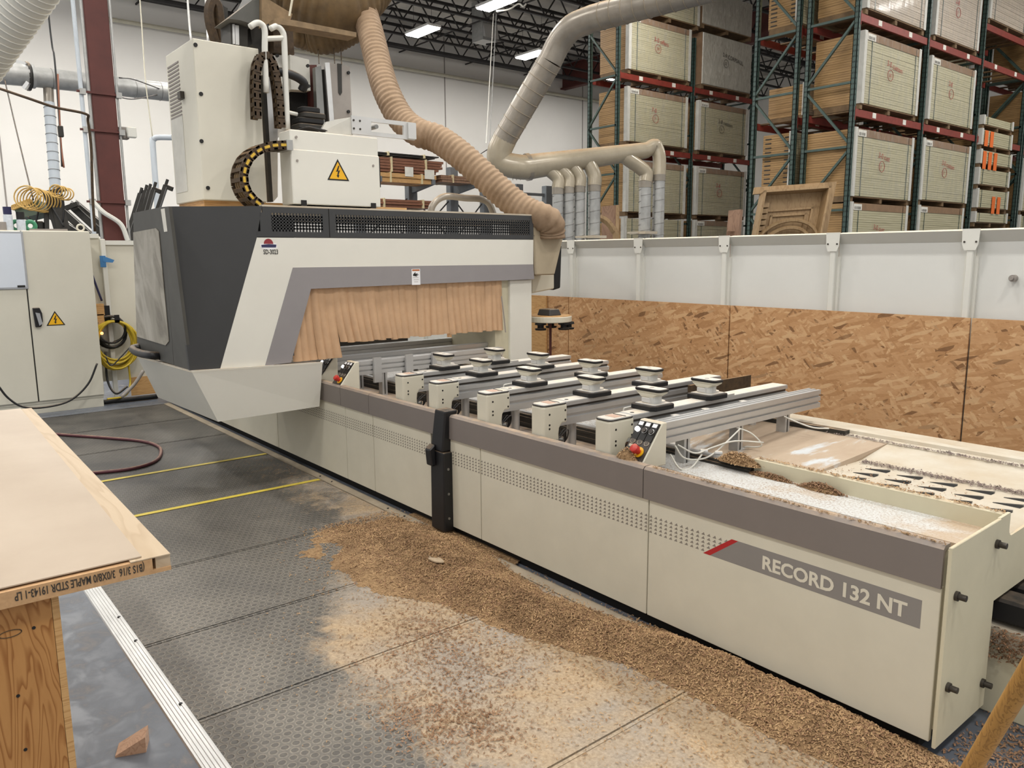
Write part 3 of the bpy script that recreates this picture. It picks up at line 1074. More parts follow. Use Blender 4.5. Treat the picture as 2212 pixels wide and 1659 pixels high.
# other wall hung pipes and cords
pts = [P(372, 297, d=14), P(340, 297, d=14), P(332, 302, d=14), P(330, 312, d=14), P(342, 470, d=14), P(358, 660, d=14), P(366, 772, d=14)]
tag(MB().tube(spline(pts, 4), .05, 10).build('elbow_pipe', 'pvc', smooth='auto'), 'pale grey pipe with elbow beside the tall machine cabinet', 'pipe')
pts = spline([P(-5, 190, d=9), P(60, 212, d=9), P(120, 232, d=9.2), P(185, 246, d=9.4), P(190, 262, d=9.5), P(197, 320, d=9.6), P(200, 420, d=9.7), P(205, 500, d=9.8)], 5)
tag(MB().tube(pts, .017, 6).build('cable_bundle', 'chain', smooth=True), 'dusty dark cable bundle sagging across to the red column', 'cable')
for k, (pts, lb, mt) in enumerate((
        ([P(101, -5, d=10), P(118, 130, d=10), P(130, 290, d=10), P(134, 360, d=10)], 'dark drop cord with switch hanging before the pipe', 'hose_black'),
        ([P(10, 172, d=14.2), P(35, 280, d=13.4), P(72, 432, d=12.1)], 'thin dark wire slanting down to the yellow coil', 'hose_black'),
        ([P(302, -5, d=15), P(314, 170, d=15), P(330, 300, d=15)], 'pale hanging wire right of the red column', 'pipe_cream'),
        ([P(405, -5, d=14), P(413, 90, d=14)], 'white suspension rod behind the tall machine cabinet, left', 'white_paint'),
        ([P(444, -5, d=14), P(449, 90, d=14)], 'white suspension rod behind the tall machine cabinet, right', 'white_paint'),
        ([P(125, 160, d=10), P(131, 300, d=10), P(138, 362, d=10)], 'reddish cord hanging beside the drop cord', 'copper'),
        ([P(258, 168, d=12.1), P(290, 172, d=14), P(345, 192, d=16.1)], 'black cord running along the exhaust pipe top', 'hose_black'),
        ([P(258, 210, d=12.1), P(290, 214, d=14), P(340, 205, d=16.1)], 'black cord sagging below the exhaust pipe', 'hose_black'))):
    if k in (0, 2, 3, 4):
        pts = [Vector((pts[0].x, pts[0].y, 9.9))]+pts
    tag(MB().tube(spline(pts, 5), .011 if k not in (3, 4) else .018, 6).build('hanging_cord', mt, smooth=True), lb, 'cord')
p = P(131, 284, d=10)
tag(MB().box(p.x-.03, p.x+.03, p.y-.03, p.y+.03, p.z-.07, p.z+.07).build('pendant_switch', 'dark_steel', bevel=.008), 'small pendant switch box on the drop cord', 'switch')

# ---------------------------------------------------------------- cantilever racks by the back wall
CT = -19.0


def cant(name, label, pxs, d):
    base = P(pxs[0], 440, x=CT)
    t = thing(name, label, 'rack', (CT, base.y, 0), 'cantilever lumber racks')
    ys = []
    for px, ptop in pxs[1]:
        q = P(px, ptop, x=CT)
        ys.append(q.y)
        MB().box(CT-.11, CT+.11, q.y-.14, q.y+.14, 0, q.z).build('upright', 'cant_grey', t, bevel=.01)
        for z in d:
            MB().hexa([(CT+.1, q.y-.05, z-.26), (CT+.1, q.y+.05, z-.26), (CT+.1, q.y+.05, z), (CT+.1, q.y-.05, z)], [(CT+1.15, q.y-.05, z-.1), (CT+1.15, q.y+.05, z-.1), (CT+1.15, q.y+.05, z+.03), (CT+1.15, q.y-.05, z+.03)]).build('arm', 'cant_grey', t)
    for a, b2 in zip(ys, ys[1:]):
        z0, z1 = d[0]-1.6, d[0]-.3
        MB().bar((CT, a, z0), (CT, b2, z1), .03, .03, (1, 0, 0)).build('cross_brace', 'joist', t)
        MB().bar((CT, a, z1), (CT, b2, z0), .03, .03, (1, 0, 0)).build('cross_brace', 'joist', t)
    return t, ys


t1_, ys1 = cant('cantilever_rack', 'grey cantilever rack holding lumber behind the gantry', (886, ((772, 330), (886, 345), (976, 362), (1048, 380))), (P(886, 397, x=CT).z,))
t2_, ys2 = cant('cantilever_rack', 'short empty grey cantilever rack before the drop ducts', (1119, ((1118, 398), (1182, 402))), (P(1118, 470, x=CT).z,))
MB().bar((CT, ys2[0], P(1119, 418, x=CT).z), (CT, ys2[1], P(1119, 418, x=CT).z), .08, .08).build('tie_beam', 'cant_grey', t2_)


def lumber(label, y0, y1, z0, z1, x0, x1, mat, n, cat='lumber'):
    t = thing('lumber_bundle', label, cat, (x1, y0, z0), 'lumber on the cantilever rack')
    for k in range(n):
        za, zb_ = z0+(z1-z0)*k/n, z0+(z1-z0)*(k+1)/n-.012
        MB().box(x0+random.uniform(-.02, .02), x1+random.uniform(-.03, .03), y0+random.uniform(-.05, .05), y1+random.uniform(-.18, .18), za, zb_).build('board', mat, t)
    for f in (.2, .75):
        yy = y0+(y1-y0)*f
        MB().box(x0-.01, x1+.04, yy-.02, yy+.02, z0-.008, z1+.008).build('twine', 'twine', t)
    return t


xa = CT+1.1
z = P(860, 394, x=xa).z
ya, yb = P(818, 390, x=xa).y, P(945, 390, x=xa).y
lumber('pale tan board bundle on the cantilever rack arms', ya, P(940, 390, x=xa).y, z, z+.24, CT+.3, xa, 'lumber_tan', 2)
l_ = lumber('reddish brown board stack tied with twine on the cantilever rack', ya, P(952, 370, x=xa).y, z+.26, z+.62, CT+.3, xa, 'lumber_red', 5)
for px, py, w_ in ((884, 371, .25), (928, 377, .3)):
    q = P(px, py, x=xa+.05)
    MB().box(xa+.04, xa+.05, q.y-w_/2, q.y+w_/2, q.z-.12, q.z+.12).build('bundle_label', 'paper', l_)
lumber('loose dark boards topping the reddish board stack', ya-.1, P(950, 360, x=xa).y, z+.66, z+.74, CT+.5, xa, 'dark_steel', 2)
z2 = P(860, 452, x=xa).z
lumber('low reddish boards resting just above the gantry top', ya-.3, P(950, 445, x=xa).y, z2+.05, z2+.26, CT+.3, xa, 'lumber_red', 3)
z3 = P(1000, 396, x=xa).z
lumber('mixed dark offcut boards on the right arms of the lumber rack', P(952, 392, x=xa).y, P(1075, 392, x=xa).y, z3, z3+.2, CT+.3, xa, 'walnut_brown', 3)
lumber('thin offcut sticks poking past the corrugated hose', P(1080, 405, x=xa).y, P(1112, 405, x=xa).y, P(1090, 412, x=xa).z, P(1090, 404, x=xa).z, CT+.3, xa, 'lumber_red', 2)

# door parts leaning behind the fence
t_ = thing('door_frame', 'unfinished oak door frame with arched panel leaning behind the fence', 'door frame', (0, 0, 0))
xf = -5.9
pts4 = [(1632, 520), (1652, 408), (1793, 401), (1770, 512)]
D_ = 11.0
Q = [P(px, py, d=D_) for px, py in ((1626, 545), (1652, 411), (1796, 401), (1765, 535))]
nrm = (Q[2]-Q[1]).cross(Q[0]-Q[1]).normalized()
if nrm.dot(FW) < 0:
    nrm = -nrm
t_.location = Q[0]
dep = nrm*.24


def plank(p, q, inn, w_, o0, o1, name, mat, par):
    """bar along p-q, width w_ toward inn, from depth o0 to o1 along the frame normal"""
    MB().hexa([p+nrm*o0, q+nrm*o0, q+inn*w_+nrm*o0, p+inn*w_+nrm*o0], [p+nrm*o1, q+nrm*o1, q+inn*w_+nrm*o1, p+inn*w_+nrm*o1]).build(name, mat, par)


ux_ = (Q[2]-Q[1]).normalized()
uy_ = (Q[0]-Q[1]).normalized()
H_, W_ = 2.55, (Q[2]-Q[1]).length
O_ = Q[1]
for s_, nm in ((0, 'jamb'), (1, 'jamb')):
    a = O_+ux_*(W_*s_-.03*s_)
    plank(a, a+uy_*H_, ux_, .03, 0, .24, nm, 'raw_oak', t_)
plank(O_, O_+ux_*W_, uy_, .03, 0, .24, 'head_jamb', 'raw_oak', t_)
plank(O_-ux_*.1-uy_*.1, O_+ux_*(W_+.10)-uy_*.1, uy_, .1, .2, .24, 'casing', 'raw_oak', t_)
plank(O_+ux_*W_-uy_*.1, O_+ux_*W_+uy_*H_, ux_, .14, .2, .24, 'casing', 'raw_oak', t_)
pn = MB().hexa([O_+nrm*.22, O_+ux_*W_+nrm*.22, O_+ux_*W_+uy_*H_+nrm*.22, O_+uy_*H_+nrm*.22], [O_+nrm*.23, O_+ux_*W_+nrm*.23, O_+ux_*W_+uy_*H_+nrm*.23, O_+uy_*H_+nrm*.23]).build('back_panel', 'raw_oak', t_)
for k in range(2):
    o_ = .13+.08*k
    plank(O_+ux_*o_+uy_*(o_+.12), O_+ux_*(W_-o_)+uy_*(o_+.12), uy_, .03, .185, .22, 'moulding', 'raw_oak', t_)
    for s_ in (o_, W_-o_-.03):
        plank(O_+ux_*s_+uy_*(o_+.12), O_+ux_*s_+uy_*H_, ux_, .03, .185, .22, 'moulding', 'raw_oak', t_)
for k in range(9):
    plank(O_+ux_*.06+uy_*(.16+.085*k), O_+ux_*.14+uy_*(.16+.085*k), uy_, .065, .12, .2, 'corbel_block', 'raw_oak', t_)
for r_, nm in ((.36, 'arch'), (.27, 'arch')):
    ctr = O_+ux_*(W_*.5+.02)+uy_*(.80+(.36-r_)*.2)+nrm*.12
    pts = [ctr+ux_*math.cos(a)*r_*1.25-uy_*math.sin(a)*r_ for a in [PI*k/14 for k in range(15)]]
    MB().tube(pts, .028, 6).build(nm, 'raw_oak', t_)
# casing board and arched casing by the drops
t_ = thing('oak_panel', 'brown oak door panel leaning behind the drop ducts', 'door panel', P(1320, 510, d=12.6))
a = [P(1300, 780, d=12.6), P(1300, 446, d=12.9), P(1339, 442, d=12.9), P(1328, 780, d=12.6)]
MB().hexa(a, [q+FW*.04 for q in a]).build('board', 'walnut_brown', t_)
a = [P(1323, 780, d=12.58), P(1331, 444, d=12.88), P(1338, 443, d=12.88), P(1329, 780, d=12.58)]
MB().hexa(a, [q+FW*.04 for q in a]).build('edge_strip', 'raw_oak', t_)
pts = spline([P(1295, 470, d=12.6), P(1310, 478, d=12.6), P(1324, 496, d=12.6), P(1332, 525, d=12.6), P(1336, 700, d=12.6), P(1336, 790, d=12.6)], 5)
tag(MB().tube(pts, .06, 6).build('arched_casing', 'raw_oak', smooth='auto'), 'curved oak casing strip beside the fourth drop duct', 'casing')
t_ = thing('small_panel_door', 'small brown panel door leaning left of the oak frame', 'door panel', P(1590, 510, d=12))
a = [P(1541, 796, d=11.9), P(1574, 455, d=12.1), P(1600, 452, d=12.1), P(1569, 796, d=11.9)]
MB().hexa(a, [q+FW*.05+RT*.05 for q in a]).build('board', 'walnut_brown', t_)
a = [P(1571, 500, d=11.99), P(1576, 484, d=12.0), P(1592, 480, d=12.0), P(1588, 500, d=11.99)]
MB().hexa(a, [q-FW*.015 for q in a]).build('raised_panel', 'walnut_brown', t_)

# ---------------------------------------------------------------- safety fence and strand boards
FY = 5.7
t_ = thing('safety_fence', 'white metal panel fence standing behind the machine bed', 'fence', (-4, FY, 0))
px_ = [1241, 1387, 1573, 1808, 2105]
xs = [P(q, 505, y=FY).x for q in px_]
st_ = (xs[-1]-xs[0])/4
xs = [xs[0]-st_*4, xs[0]-st_*3, xs[0]-st_*2, xs[0]-st_]+xs+[xs[-1]+st_, xs[-1]+2*st_, xs[-1]+3*st_, xs[-1]+4*st_]
ZT = 1.805
for a, b2 in zip(xs, xs[1:]):
    MB().box(a+.02, b2-.02, FY+.012, FY+.022, .1, ZT-.02).build('panel', 'fence_panel', t_)
    MB().hexa([(a+.03, FY-.055, ZT-.012), (b2-.03, FY-.055, ZT-.012), (b2-.03, FY+.03, ZT), (a+.03, FY+.03, ZT)], [(a+.03, FY-.05, ZT-.018), (b2-.03, FY-.05, ZT-.018), (b2-.03, FY+.01, ZT-.085), (a+.03, FY+.01, ZT-.085)]).build('top_rail', 'fence_white', t_)
for x in xs:
    o = MB().box(x-.022, x+.022, FY-.05, FY+.01, 0, ZT).build('post', 'fence_white', t_, bevel=.006)
    MB().box(x-.042, x+.042, FY-.012, FY+.012, .05, ZT-.18).build('post_flange', 'fence_white', o)
    MB().prism([(x-.055, ZT), (x+.055, ZT), (x+.05, ZT-.10), (x+.035, ZT-.14), (x-.035, ZT-.14), (x-.05, ZT-.10)], 'y', FY-.056, FY-.05).build('post_cap_plate', 'fence_white', o)
    for s_ in (-.036, .036):
        MB().cyl((x+s_, FY-.060, ZT-.085), (x+s_, FY-.055, ZT-.085), .007, 6).build('bolt', 'bolt', o)
p = P(2190, 601, y=FY)
t2 = thing('fence_knob', 'grey round knob bolted on the rightmost fence panel', 'knob', p)
MB().cyl((p.x, FY+.012, p.z), (p.x, FY-.03, p.z), .022, 14).cyl((p.x, FY-.03, p.z), (p.x, FY-.05, p.z), .012, 10).build('knob_body', 'tape_grey', t2, smooth='auto')
# OSB sheets
ox = [P(1155, 634, y=FY-.08).x-1.7, P(1229, 640, y=FY-.08).x, P(1578, 657, y=FY-.08).x, P(2099, 684, y=FY-.08).x, P(2099, 684, y=FY-.08).x+2.0]
ol = ['strand board sheet half hidden behind the gantry column', 'strand board sheet behind the left end of the pods', 'strand board sheet in the middle behind the support beams', 'strand board sheet at the right edge behind the bed']
for k in range(4):
    o = MB().box(ox[k]+.006, ox[k+1]-.006, FY-.085, FY-.068, .02, 1.222).build('strand_board', 'osb')
    tag(o, ol[k], 'board', 'strand board sheets along the fence')
p = P(1165, 640, y=FY-.1)
tag(MB().box(p.x-.5, p.x+.12, FY-.11, FY-.09, .02, 1.22).build('plywood_sheet', 'lumber_tan'), 'plain tan plywood sheet behind the tool disc', 'board')

# ================================================================ machine bed
Y0 = 2.524
XE = -.935            # near end
XL = -9.4             # far end
t_ = bed = thing('machine_bed', 'long cream and grey bed of the woodworking machine marked RECORD 132 NT', 'machine bed', (-3, Y0, 0))
# lower cream panels with seams
sx_ = [XL, -7.6, -6.22, -4.985, -4.588, -3.88]
sx2 = [-3.70, -3.384, -2.162, XE-.012]
for lst in (sx_, sx2):
    for a, b2 in zip(lst, lst[1:]):
        MB().box(a+.003, b2-.003, Y0+.010, Y0+.03, .062, .60).build('lower_panel', 'cream', bed, bevel=.002)
# upper grey band panels (pressed sheet with a rolled top edge)
for lst in ([XL, -7.6, -6.3, -5.03, -4.62, -3.80], [-3.70, -2.188, XE-.012]):
    for a, b2 in zip(lst, lst[1:]):
        MB().prism([(Y0, .597), (Y0, .728), (Y0+.012, .74), (Y0+.05, .74), (Y0+.05, .725), (Y0+.015, .72), (Y0+.012, .597)], 'x', a+.0025, b2-.0025).build('grey_band', 'band_grey', bed)
# plinth, dark gap under the panels
MB().box(XL, XE-.06, Y0+.05, 3.0, .0, .10).build('plinth', 'dark_void', bed)
MB().box(XL, -1.95, Y0+.03, Y0+.045, .1, .62).build('inner_skin', 'dark_steel', bed)
MB().box(-1.95, XE-.012, Y0+.03, Y0+.045, .1, .72).build('inner_skin', 'cream_side', bed)
# end plates
e1 = MB().prism([(Y0-.004, .055), (Y0-.004, .742), (2.92, .748), (2.92, .055)], 'x', XE, XE+.012).build('end_plate', 'cream_side', bed, bevel=.002)
notch = [(2.922, .445), (2.922, .748), (3.012, .75)]+[(3.05+.035*math.cos(a), .69+.032*math.sin(a)) for a in [PI, 1.15*PI, 1.3*PI, 1.42*PI]]+[(3.6, .668), (3.9, .70), (4.2, .72), (4.2, .445)]
MB().prism(notch, 'x', XE-.002, XE+.008).build('rear_end_plate', 'cream_side', bed)
for yy, zz in ((2.576, .57), (2.574, .256), (2.89, .666), (2.879, .156)):
    o = MB().cyl((XE+.012, yy, zz), (XE+.022, yy, zz), .016, 12).build('bolt_washer', 'bolt', e1, smooth='auto')
    MB().cyl((XE+.02, yy, zz), (XE+.045, yy, zz), .0105, 10).build('bolt_head', 'bolt', e1, smooth='auto')
# front trough (dark slot, dusty tray), parting wall, rail
MB().box(XL, XE, Y0+.045, 2.775, .56, .605).build('trough_floor', 'sawdust', bed)
MB().box(-2.5, XE, 2.772, 3.02, .60, .672).build('front_tray', 'white_tray', bed)
MB().box(XL, -2.5, 2.60, 3.02, .58, .62).build('front_tray', 'band_grey', bed)  # dark grey stretch: shadow between console and caps put into the tray colour
MB().box(-1.96, XE, 3.012, 3.045, .60, .738).build('parting_wall', 'cream_side', bed, bevel=.003)
MB().box(XL, -1.965, 3.0, 3.045, .62, .70).box(XL, -1.965, 2.992, 3.0, .635, .65).box(XL, -1.965, 2.992, 3.0, .672, .685).build('slide_rail', 'dark_steel', bed)
MB().box(XL, -1.965, 3.01, 3.035, .70, .712).build('rail_top', 'alu', bed)
# perforated plate, slopes and rear ledge
PL = -1.775
pl = MB().hexa([(PL, 3.045, .60), (XE, 3.045, .60), (XE, 3.64, .60), (PL, 3.645, .60)], [(PL-.02, 3.045, .66), (XE, 3.045, .66), (XE, 3.60, .66), (PL, 3.645, .66)]).build('vent_plate', 'dusty_cream', bed)
for r_ in range(4):
    for c in range(7):
        x = -1.585+.1445*c-(.0 if r_ % 2 else .0)-.004*r_
        y = 3.51-.105*r_
        if x > XE-.03 or (r_ == 3 and c < 1):
            continue
        MB().hexa([(x-.100, y-.014, .6595), (x-.002, y-.014, .6595), (x, y+.022, .6595)], [(x-.100, y-.014, .6608), (x-.002, y-.014, .6608), (x, y+.022, .6608)]).build('louvre_slot', 'dark_void', pl)
        MB().hexa([(x-.10, y-.012, .6608), (x-.002, y+.022, .6608), (x-.002, y+.028, .6608), (x-.10, y-.008, .6608)], [(x-.10, y-.012, .662), (x-.002, y+.022, .668), (x-.002, y+.028, .668), (x-.10, y-.008, .662)]).build('louvre_lip', 'steel', pl)
MB().hexa([(PL, 3.04, .60), (PL, 3.90, .60), (-2.9, 3.90, .60), (-2.9, 3.04, .52)], [(PL-.02, 3.045, .655), (PL, 3.90, .70), (-2.9, 3.90, .70), (-2.9, 3.045, .56)]).build('dust_slope', 'dust_film', bed)
MB().hexa([(-2.9, 3.04, .40), (-2.9, 3.9, .45), (XL, 3.9, .45), (XL, 3.04, .40)], [(-2.9, 3.045, .52), (-2.9, 3.9, .64), (XL, 3.9, .64), (XL, 3.045, .52)]).build('chip_slope', 'white_tray', bed)
MB().hexa([(PL, 3.645, .62), (XE, 3.60, .62), (XE, 3.92, .62), (PL, 3.92, .62)], [(PL, 3.645, .661), (XE, 3.60, .661), (XE, 3.92, .70), (PL, 3.92, .70)]).build('rear_slope', 'dusty_cream', bed)
MB().prism([(3.90, .60), (3.90, .70), (3.93, .704), (3.96, .704), (3.965, .72), (4.0, .724), (4.02, .70), (4.22, .70), (4.22, .10), (3.9, .10)], 'x', XL, XE).build('rear_ledge', 'dusty_cream', bed)
MB().box(XL, -2.0, 3.90, 3.93, .70, .725).box(XL, -2.0, 3.935, 3.95, .70, .725).build('rear_rail', 'dark_steel', bed)
# black cover post half way along the front
o = MB().hexa([(-3.80, 2.47, .04), (-3.66, 2.47, .04), (-3.66, Y0+.03, .04), (-3.80, Y0+.03, .04)], [(-3.80, 2.475, .52), (-3.66, 2.475, .52), (-3.66, Y0+.03, .52), (-3.80, Y0+.03, .52)]).build('cover_post', 'black_plastic', bed, bevel=.008, seg=2)
MB().hexa([(-3.80, 2.475, .52), (-3.675, 2.475, .52), (-3.675, Y0+.03, .52), (-3.80, Y0+.03, .52)], [(-3.775, 2.495, .765), (-3.665, 2.495, .765), (-3.665, Y0+.06, .765), (-3.775, Y0+.06, .765)]).build('post_cap', 'black_plastic', o, bevel=.01, seg=2)
MB().hexa([(-3.80, 2.445, .43), (-3.74, 2.445, .43), (-3.74, 2.475, .43), (-3.80, 2.475, .43)], [(-3.80, 2.435, .53), (-3.745, 2.435, .53), (-3.745, 2.475, .56), (-3.80, 2.475, .56)]).build('latch', 'black_plastic', o, bevel=.006)
for z in (.12, .27, .42):
    MB().cyl((-3.66, Y0-.02, z), (-3.656, Y0-.02, z), .008, 8).build('screw', 'steel', o)
# printed triangles, name plate and lettering
yp = Y0+.0096
b = MB()
x = -6.05
while x < -1.74:
    for r_ in range(5):
        z = .448+.0172*r_
        if x > -1.86+(.537-z)*-.0+((z-.44)*1.25) or -3.90 < x < -3.69:
            continue
        b.add([(x, yp, z), (x+.0185, yp, z), (x+.0135, yp, z+.0125)], [(0, 1, 2)])
    x += .0278
b.build('printed_triangles', 'print_grey', bed, kind='stuff')
MB().add([(-1.833, yp, .4395), (-1.005, yp, .4385), (-1.005, yp, .537), (-1.705, yp, .537)], [(0, 1, 2, 3)]).build('name_plate', 'print_band', bed)
MB().add([(-1.867, yp-.0002, .4395), (-1.833, yp-.0002, .4395), (-1.703, yp-.0002, .537), (-1.733, yp-.0002, .537)], [(0, 1, 2, 3)]).build('red_slash', 'red', bed)
tb = text_mb('RECORD 132 NT', .073, (-1.595, yp-.0004, .4605), (1, 0, 0), (0, 0, 1), .0004, .0012)
tb = text_mb('RECORD 132 NT', .073, (-1.595, yp-.0004, .4605), (1, 0, 0), (0, 0, 1), .0004, .0022, .545/tb.width)
tb.build('lettering', 'print_cream', bed)
# base under the bed seen past the end plate
MB().box(-3.5, XE-.05, 2.95, 4.15, .0, .30).build('base_box', 'cream_side', bed)
MB().box(-3.5, XE-.06, 2.93, 4.15, .33, .44).box(-3.5, XE+.25, 3.0, 3.12, .345, .43).box(-3.5, XE+.25, 3.2, 3.9, .36, .42).build('black_guide', 'black_rubber', bed, bevel=.01)
MB().box(XE-.3, XE+.3, 2.98, 4.1, .0, .315).build('base_extension', 'cream_side', bed, bevel=.004)
MB().box(XE-.3, XE+.305, 2.975, 3.9, .27, .33).build('base_cap', 'dusty_cream', bed)

# ---------------------------------------------------------------- support beams
BX = [-4.275, -3.88, -3.385, -2.912, -2.45]
BL = ['sliding support beam nearest the gantry', 'second sliding support beam from the gantry', 'middle sliding support beam with white end housing', 'fourth sliding support beam from the gantry', 'sliding support beam nearest the red stop button console']
BZ = .895


def beam_profile(xr, w_=.105):
    """x-z outline of the extruded beam with grooves on both sides"""
    xl = xr-w_
    return [(xl, .775), (xr, .775), (xr, .812), (xr-.012, .816), (xr-.012, .828), (xr, .832), (xr, .856), (xr-.016, .860), (xr-.016, .872), (xr-.004, .875), (xr-.004, BZ), (xl+.004, BZ), (xl+.004, .875), (xl+.016, .872), (xl+.016, .860), (xl, .856), (xl, .832), (xl+.012, .828), (xl+.012, .816), (xl, .812)]


sb = thing('support_beam', BL[0], 'support beam', (0, 0, 0), 'sliding support beams')
MB().prism(beam_profile(0), 'y', 2.70, 4.08).build('extrusion', 'alu', sb)
for z in (.816, .860):
    MB().box(-.0155, -.0125 if z < .85 else -.0157, 2.75, 4.078, z+.0005, z+.0115).build('groove_insert', 'dark_steel', sb) if z < .85 else MB().box(-.0175, -.0158, 2.75, 4.078, z+.0005, z+.0115).build('groove_insert', 'bolt', sb)
MB().box(-.098, -.007, 2.76, 4.075, BZ, BZ+.003).build('top_strip', 'alu_plate', sb)
# end housing: tall white casting with notch
hp = [(2.585, .665), (2.585, .888), (2.752, .888), (2.752, .785), (2.715, .785), (2.698, .765), (2.694, .735), (2.694, .665)]
o = MB().prism(hp, 'x', -.098, .002).build('end_housing', 'cream', sb, bevel=.012, seg=3)
for yy, zz in ((2.625, .845), (2.625, .79), (2.625, .77), (2.625, .715), (2.735, .855), (2.735, .805)):
    MB().cyl((.002, yy, zz), (.0035, yy, zz), .0055, 8).build('screw', 'print_black', o)
tb = text_mb('2', .022, (.0022, 2.672, .695), (0, 1, 0), (0, 0, 1), .0005)
tb.build('digit', 'print_grey', o)
MB().rbox(-.048, 2.668, .888, .892, .1, .168, .02).build('cap_gasket', 'black_rubber', sb)
MB().rbox(-.048, 2.668, .892, .897, .094, .16, .02).build('cap_plate', 'alu_plate', sb)
MB().box(-.085, -.02, 2.64, 2.69, .897, .8985).build('pressed_label', 'label_pink', sb)
MB().box(-.09, -.01, 2.70, 2.706, .897, .899).build('gasket_line', 'black_rubber', sb)
MB().cyl((-.048, 2.79, BZ+.003), (-.048, 2.79, BZ+.0036), .011, 12).build('plug_hole', 'print_black', sb)
for yy in (2.83, 3.80):
    o = MB().cyl((-.05, yy, .63), (-.05, yy, .776), .026, 14).build('clamp_cylinder', 'alu', sb, smooth='auto')
    MB().box(-.06, -.035, yy-.02, yy+.02, .762, .776).build('bracket', 'dark_steel', o)
for q in (.70, .672):
    MB().cyl((-.02, 2.705, q), (.005, 2.72, q), .014, 10).build('air_fitting', 'steel', sb, smooth='auto')
for k in range(3):
    MB().tube(spline([(-.03+.012*k, 2.70, .71), (-.03+.015*k, 2.735+.01*k, .75), (-.03+.01*k, 2.76, .70), (-.04, 2.75, .66)], 4), .0035, 5).build('wire', 'hose_black', sb)
MB().box(-.04, -.005, 3.5, 3.56, BZ+.003, BZ+.012).build('stop_pad', 'alu_bright', sb)
sb.location = (BX[0], 0, 0)
for x, l_ in zip(BX[1:], BL[1:]):
    dup(sb, (x, 0, 0), l_)


def pod_maker():
    t = thing('vacuum_pod', '', 'vacuum pod', (0, 0, 0), 'vacuum pods on the support beams')
    z0 = BZ+.003
    o = MB().prism([(-.075, -.078), (.05, -.078), (.075, -.06), (.075, .075), (.06, .082), (-.06, .082), (-.075, .07)], 'z', z0, z0+.026).build('base_plate', 'black_rubber', t, bevel=.004)
    MB().prism([(-.062, -.06), (.05, -.06), (.062, -.05), (.062, .066), (-.062, .066)], 'z', z0+.026, z0+.030).build('base_insert', 'alu_plate', t)
    MB().cyl((.0, .03, z0+.028), (.0, .03, z0+.036), .042, 20).build('round_boss', 'alu_plate', t, smooth='auto')
    MB().box(-.045, .03, -.038, .028, z0+.028, z0+.06).build('pillar', 'alu_plate', t, bevel=.006)
    MB().hexa([(-.045, -.038, z0+.058), (.03, -.038, z0+.058), (.03, .028, z0+.058), (-.045, .028, z0+.058)], [(-.075, -.042, z0+.082), (.07, -.042, z0+.082), (.07, .032, z0+.082), (-.075, .032, z0+.082)]).build('flared_neck', 'cream', t, bevel=.004)
    MB().rbox(.02, -.006, z0+.03, z0+.066, .05, .064, .018).build('clear_collar', 'acrylic', t, smooth='auto')
    MB().rbox(-.002, -.006, z0+.081, z0+.092, .155, .076, .018).build('head', 'cream', t, bevel=.003)
    o = MB().rbox(-.002, -.006, z0+.091, z0+.103, .168, .086, .024).build('seal', 'black_rubber', t, bevel=.002)
    MB().rbox(-.002, -.006, z0+.103, z0+.1045, .150, .070, .018).build('pad', 'alu_plate', o)
    MB().cyl((-.002, -.006, z0+.1045), (-.002, -.006, z0+.105), .012, 12).build('suction_hole', 'tape_grey', o)
    return t


pod = pod_maker()
PODS = [(0, 2.95, 'vacuum pod at the front of the beam nearest the gantry'), (1, 2.965, 'vacuum pod at the front of the second beam from the gantry'),
        (2, 2.945, 'vacuum pod at the front of the middle support beam'), (3, 2.985, 'vacuum pod at the front of the fourth support beam'),
        (4, 2.945, 'vacuum pod on the beam behind the red stop button console, front one'),
        (0, 3.385, 'vacuum pod farther back on the beam nearest the gantry'), (1, 3.45, 'vacuum pod farther back on the second beam from the gantry'),
        (2, 3.45, 'vacuum pod farther back on the middle support beam'), (3, 3.46, 'vacuum pod farther back on the fourth support beam'),
        (4, 3.385, 'vacuum pod farther back on the beam next to the console')]
for k, (i, y, l_) in enumerate(PODS):
    if k == 0:
        pod.location = (BX[i]-.052, y, 0)
        pod['label'] = l_
    else:
        dup(pod, (BX[i]-.052, y, 0), l_)
# dark stop boards standing between beams
for k, (x0, x1, l_) in enumerate(((-2.64, -2.625, 'dark brown upright stop board left of the console'), (-3.60, -3.585, 'black upright stop board beside the middle beam'))):
    t_ = thing('stop_board', l_, 'stop board', (x0, 2.7, .65))
    MB().box(x0, x1, 2.72, 2.98, .665, .865).build('board', 'walnut_brown' if k == 0 else 'black_plastic', t_)
    MB().tube(spline([(x1+.01, 2.86, .865), (x1+.01, 2.86, .885), (x1+.01, 2.88, .892), (x1+.01, 3.05, .892)], 4), .005, 6).build('handle_rod', 'wire_white', t_)
t_ = thing('straight_edge', 'dark brown board standing on edge behind the rear pods', 'board', (-2.75, 3.8, .62))
MB().box(-2.80, -2.78, 3.60, 4.20, .62, .905).build('bar_body', 'chain', t_)


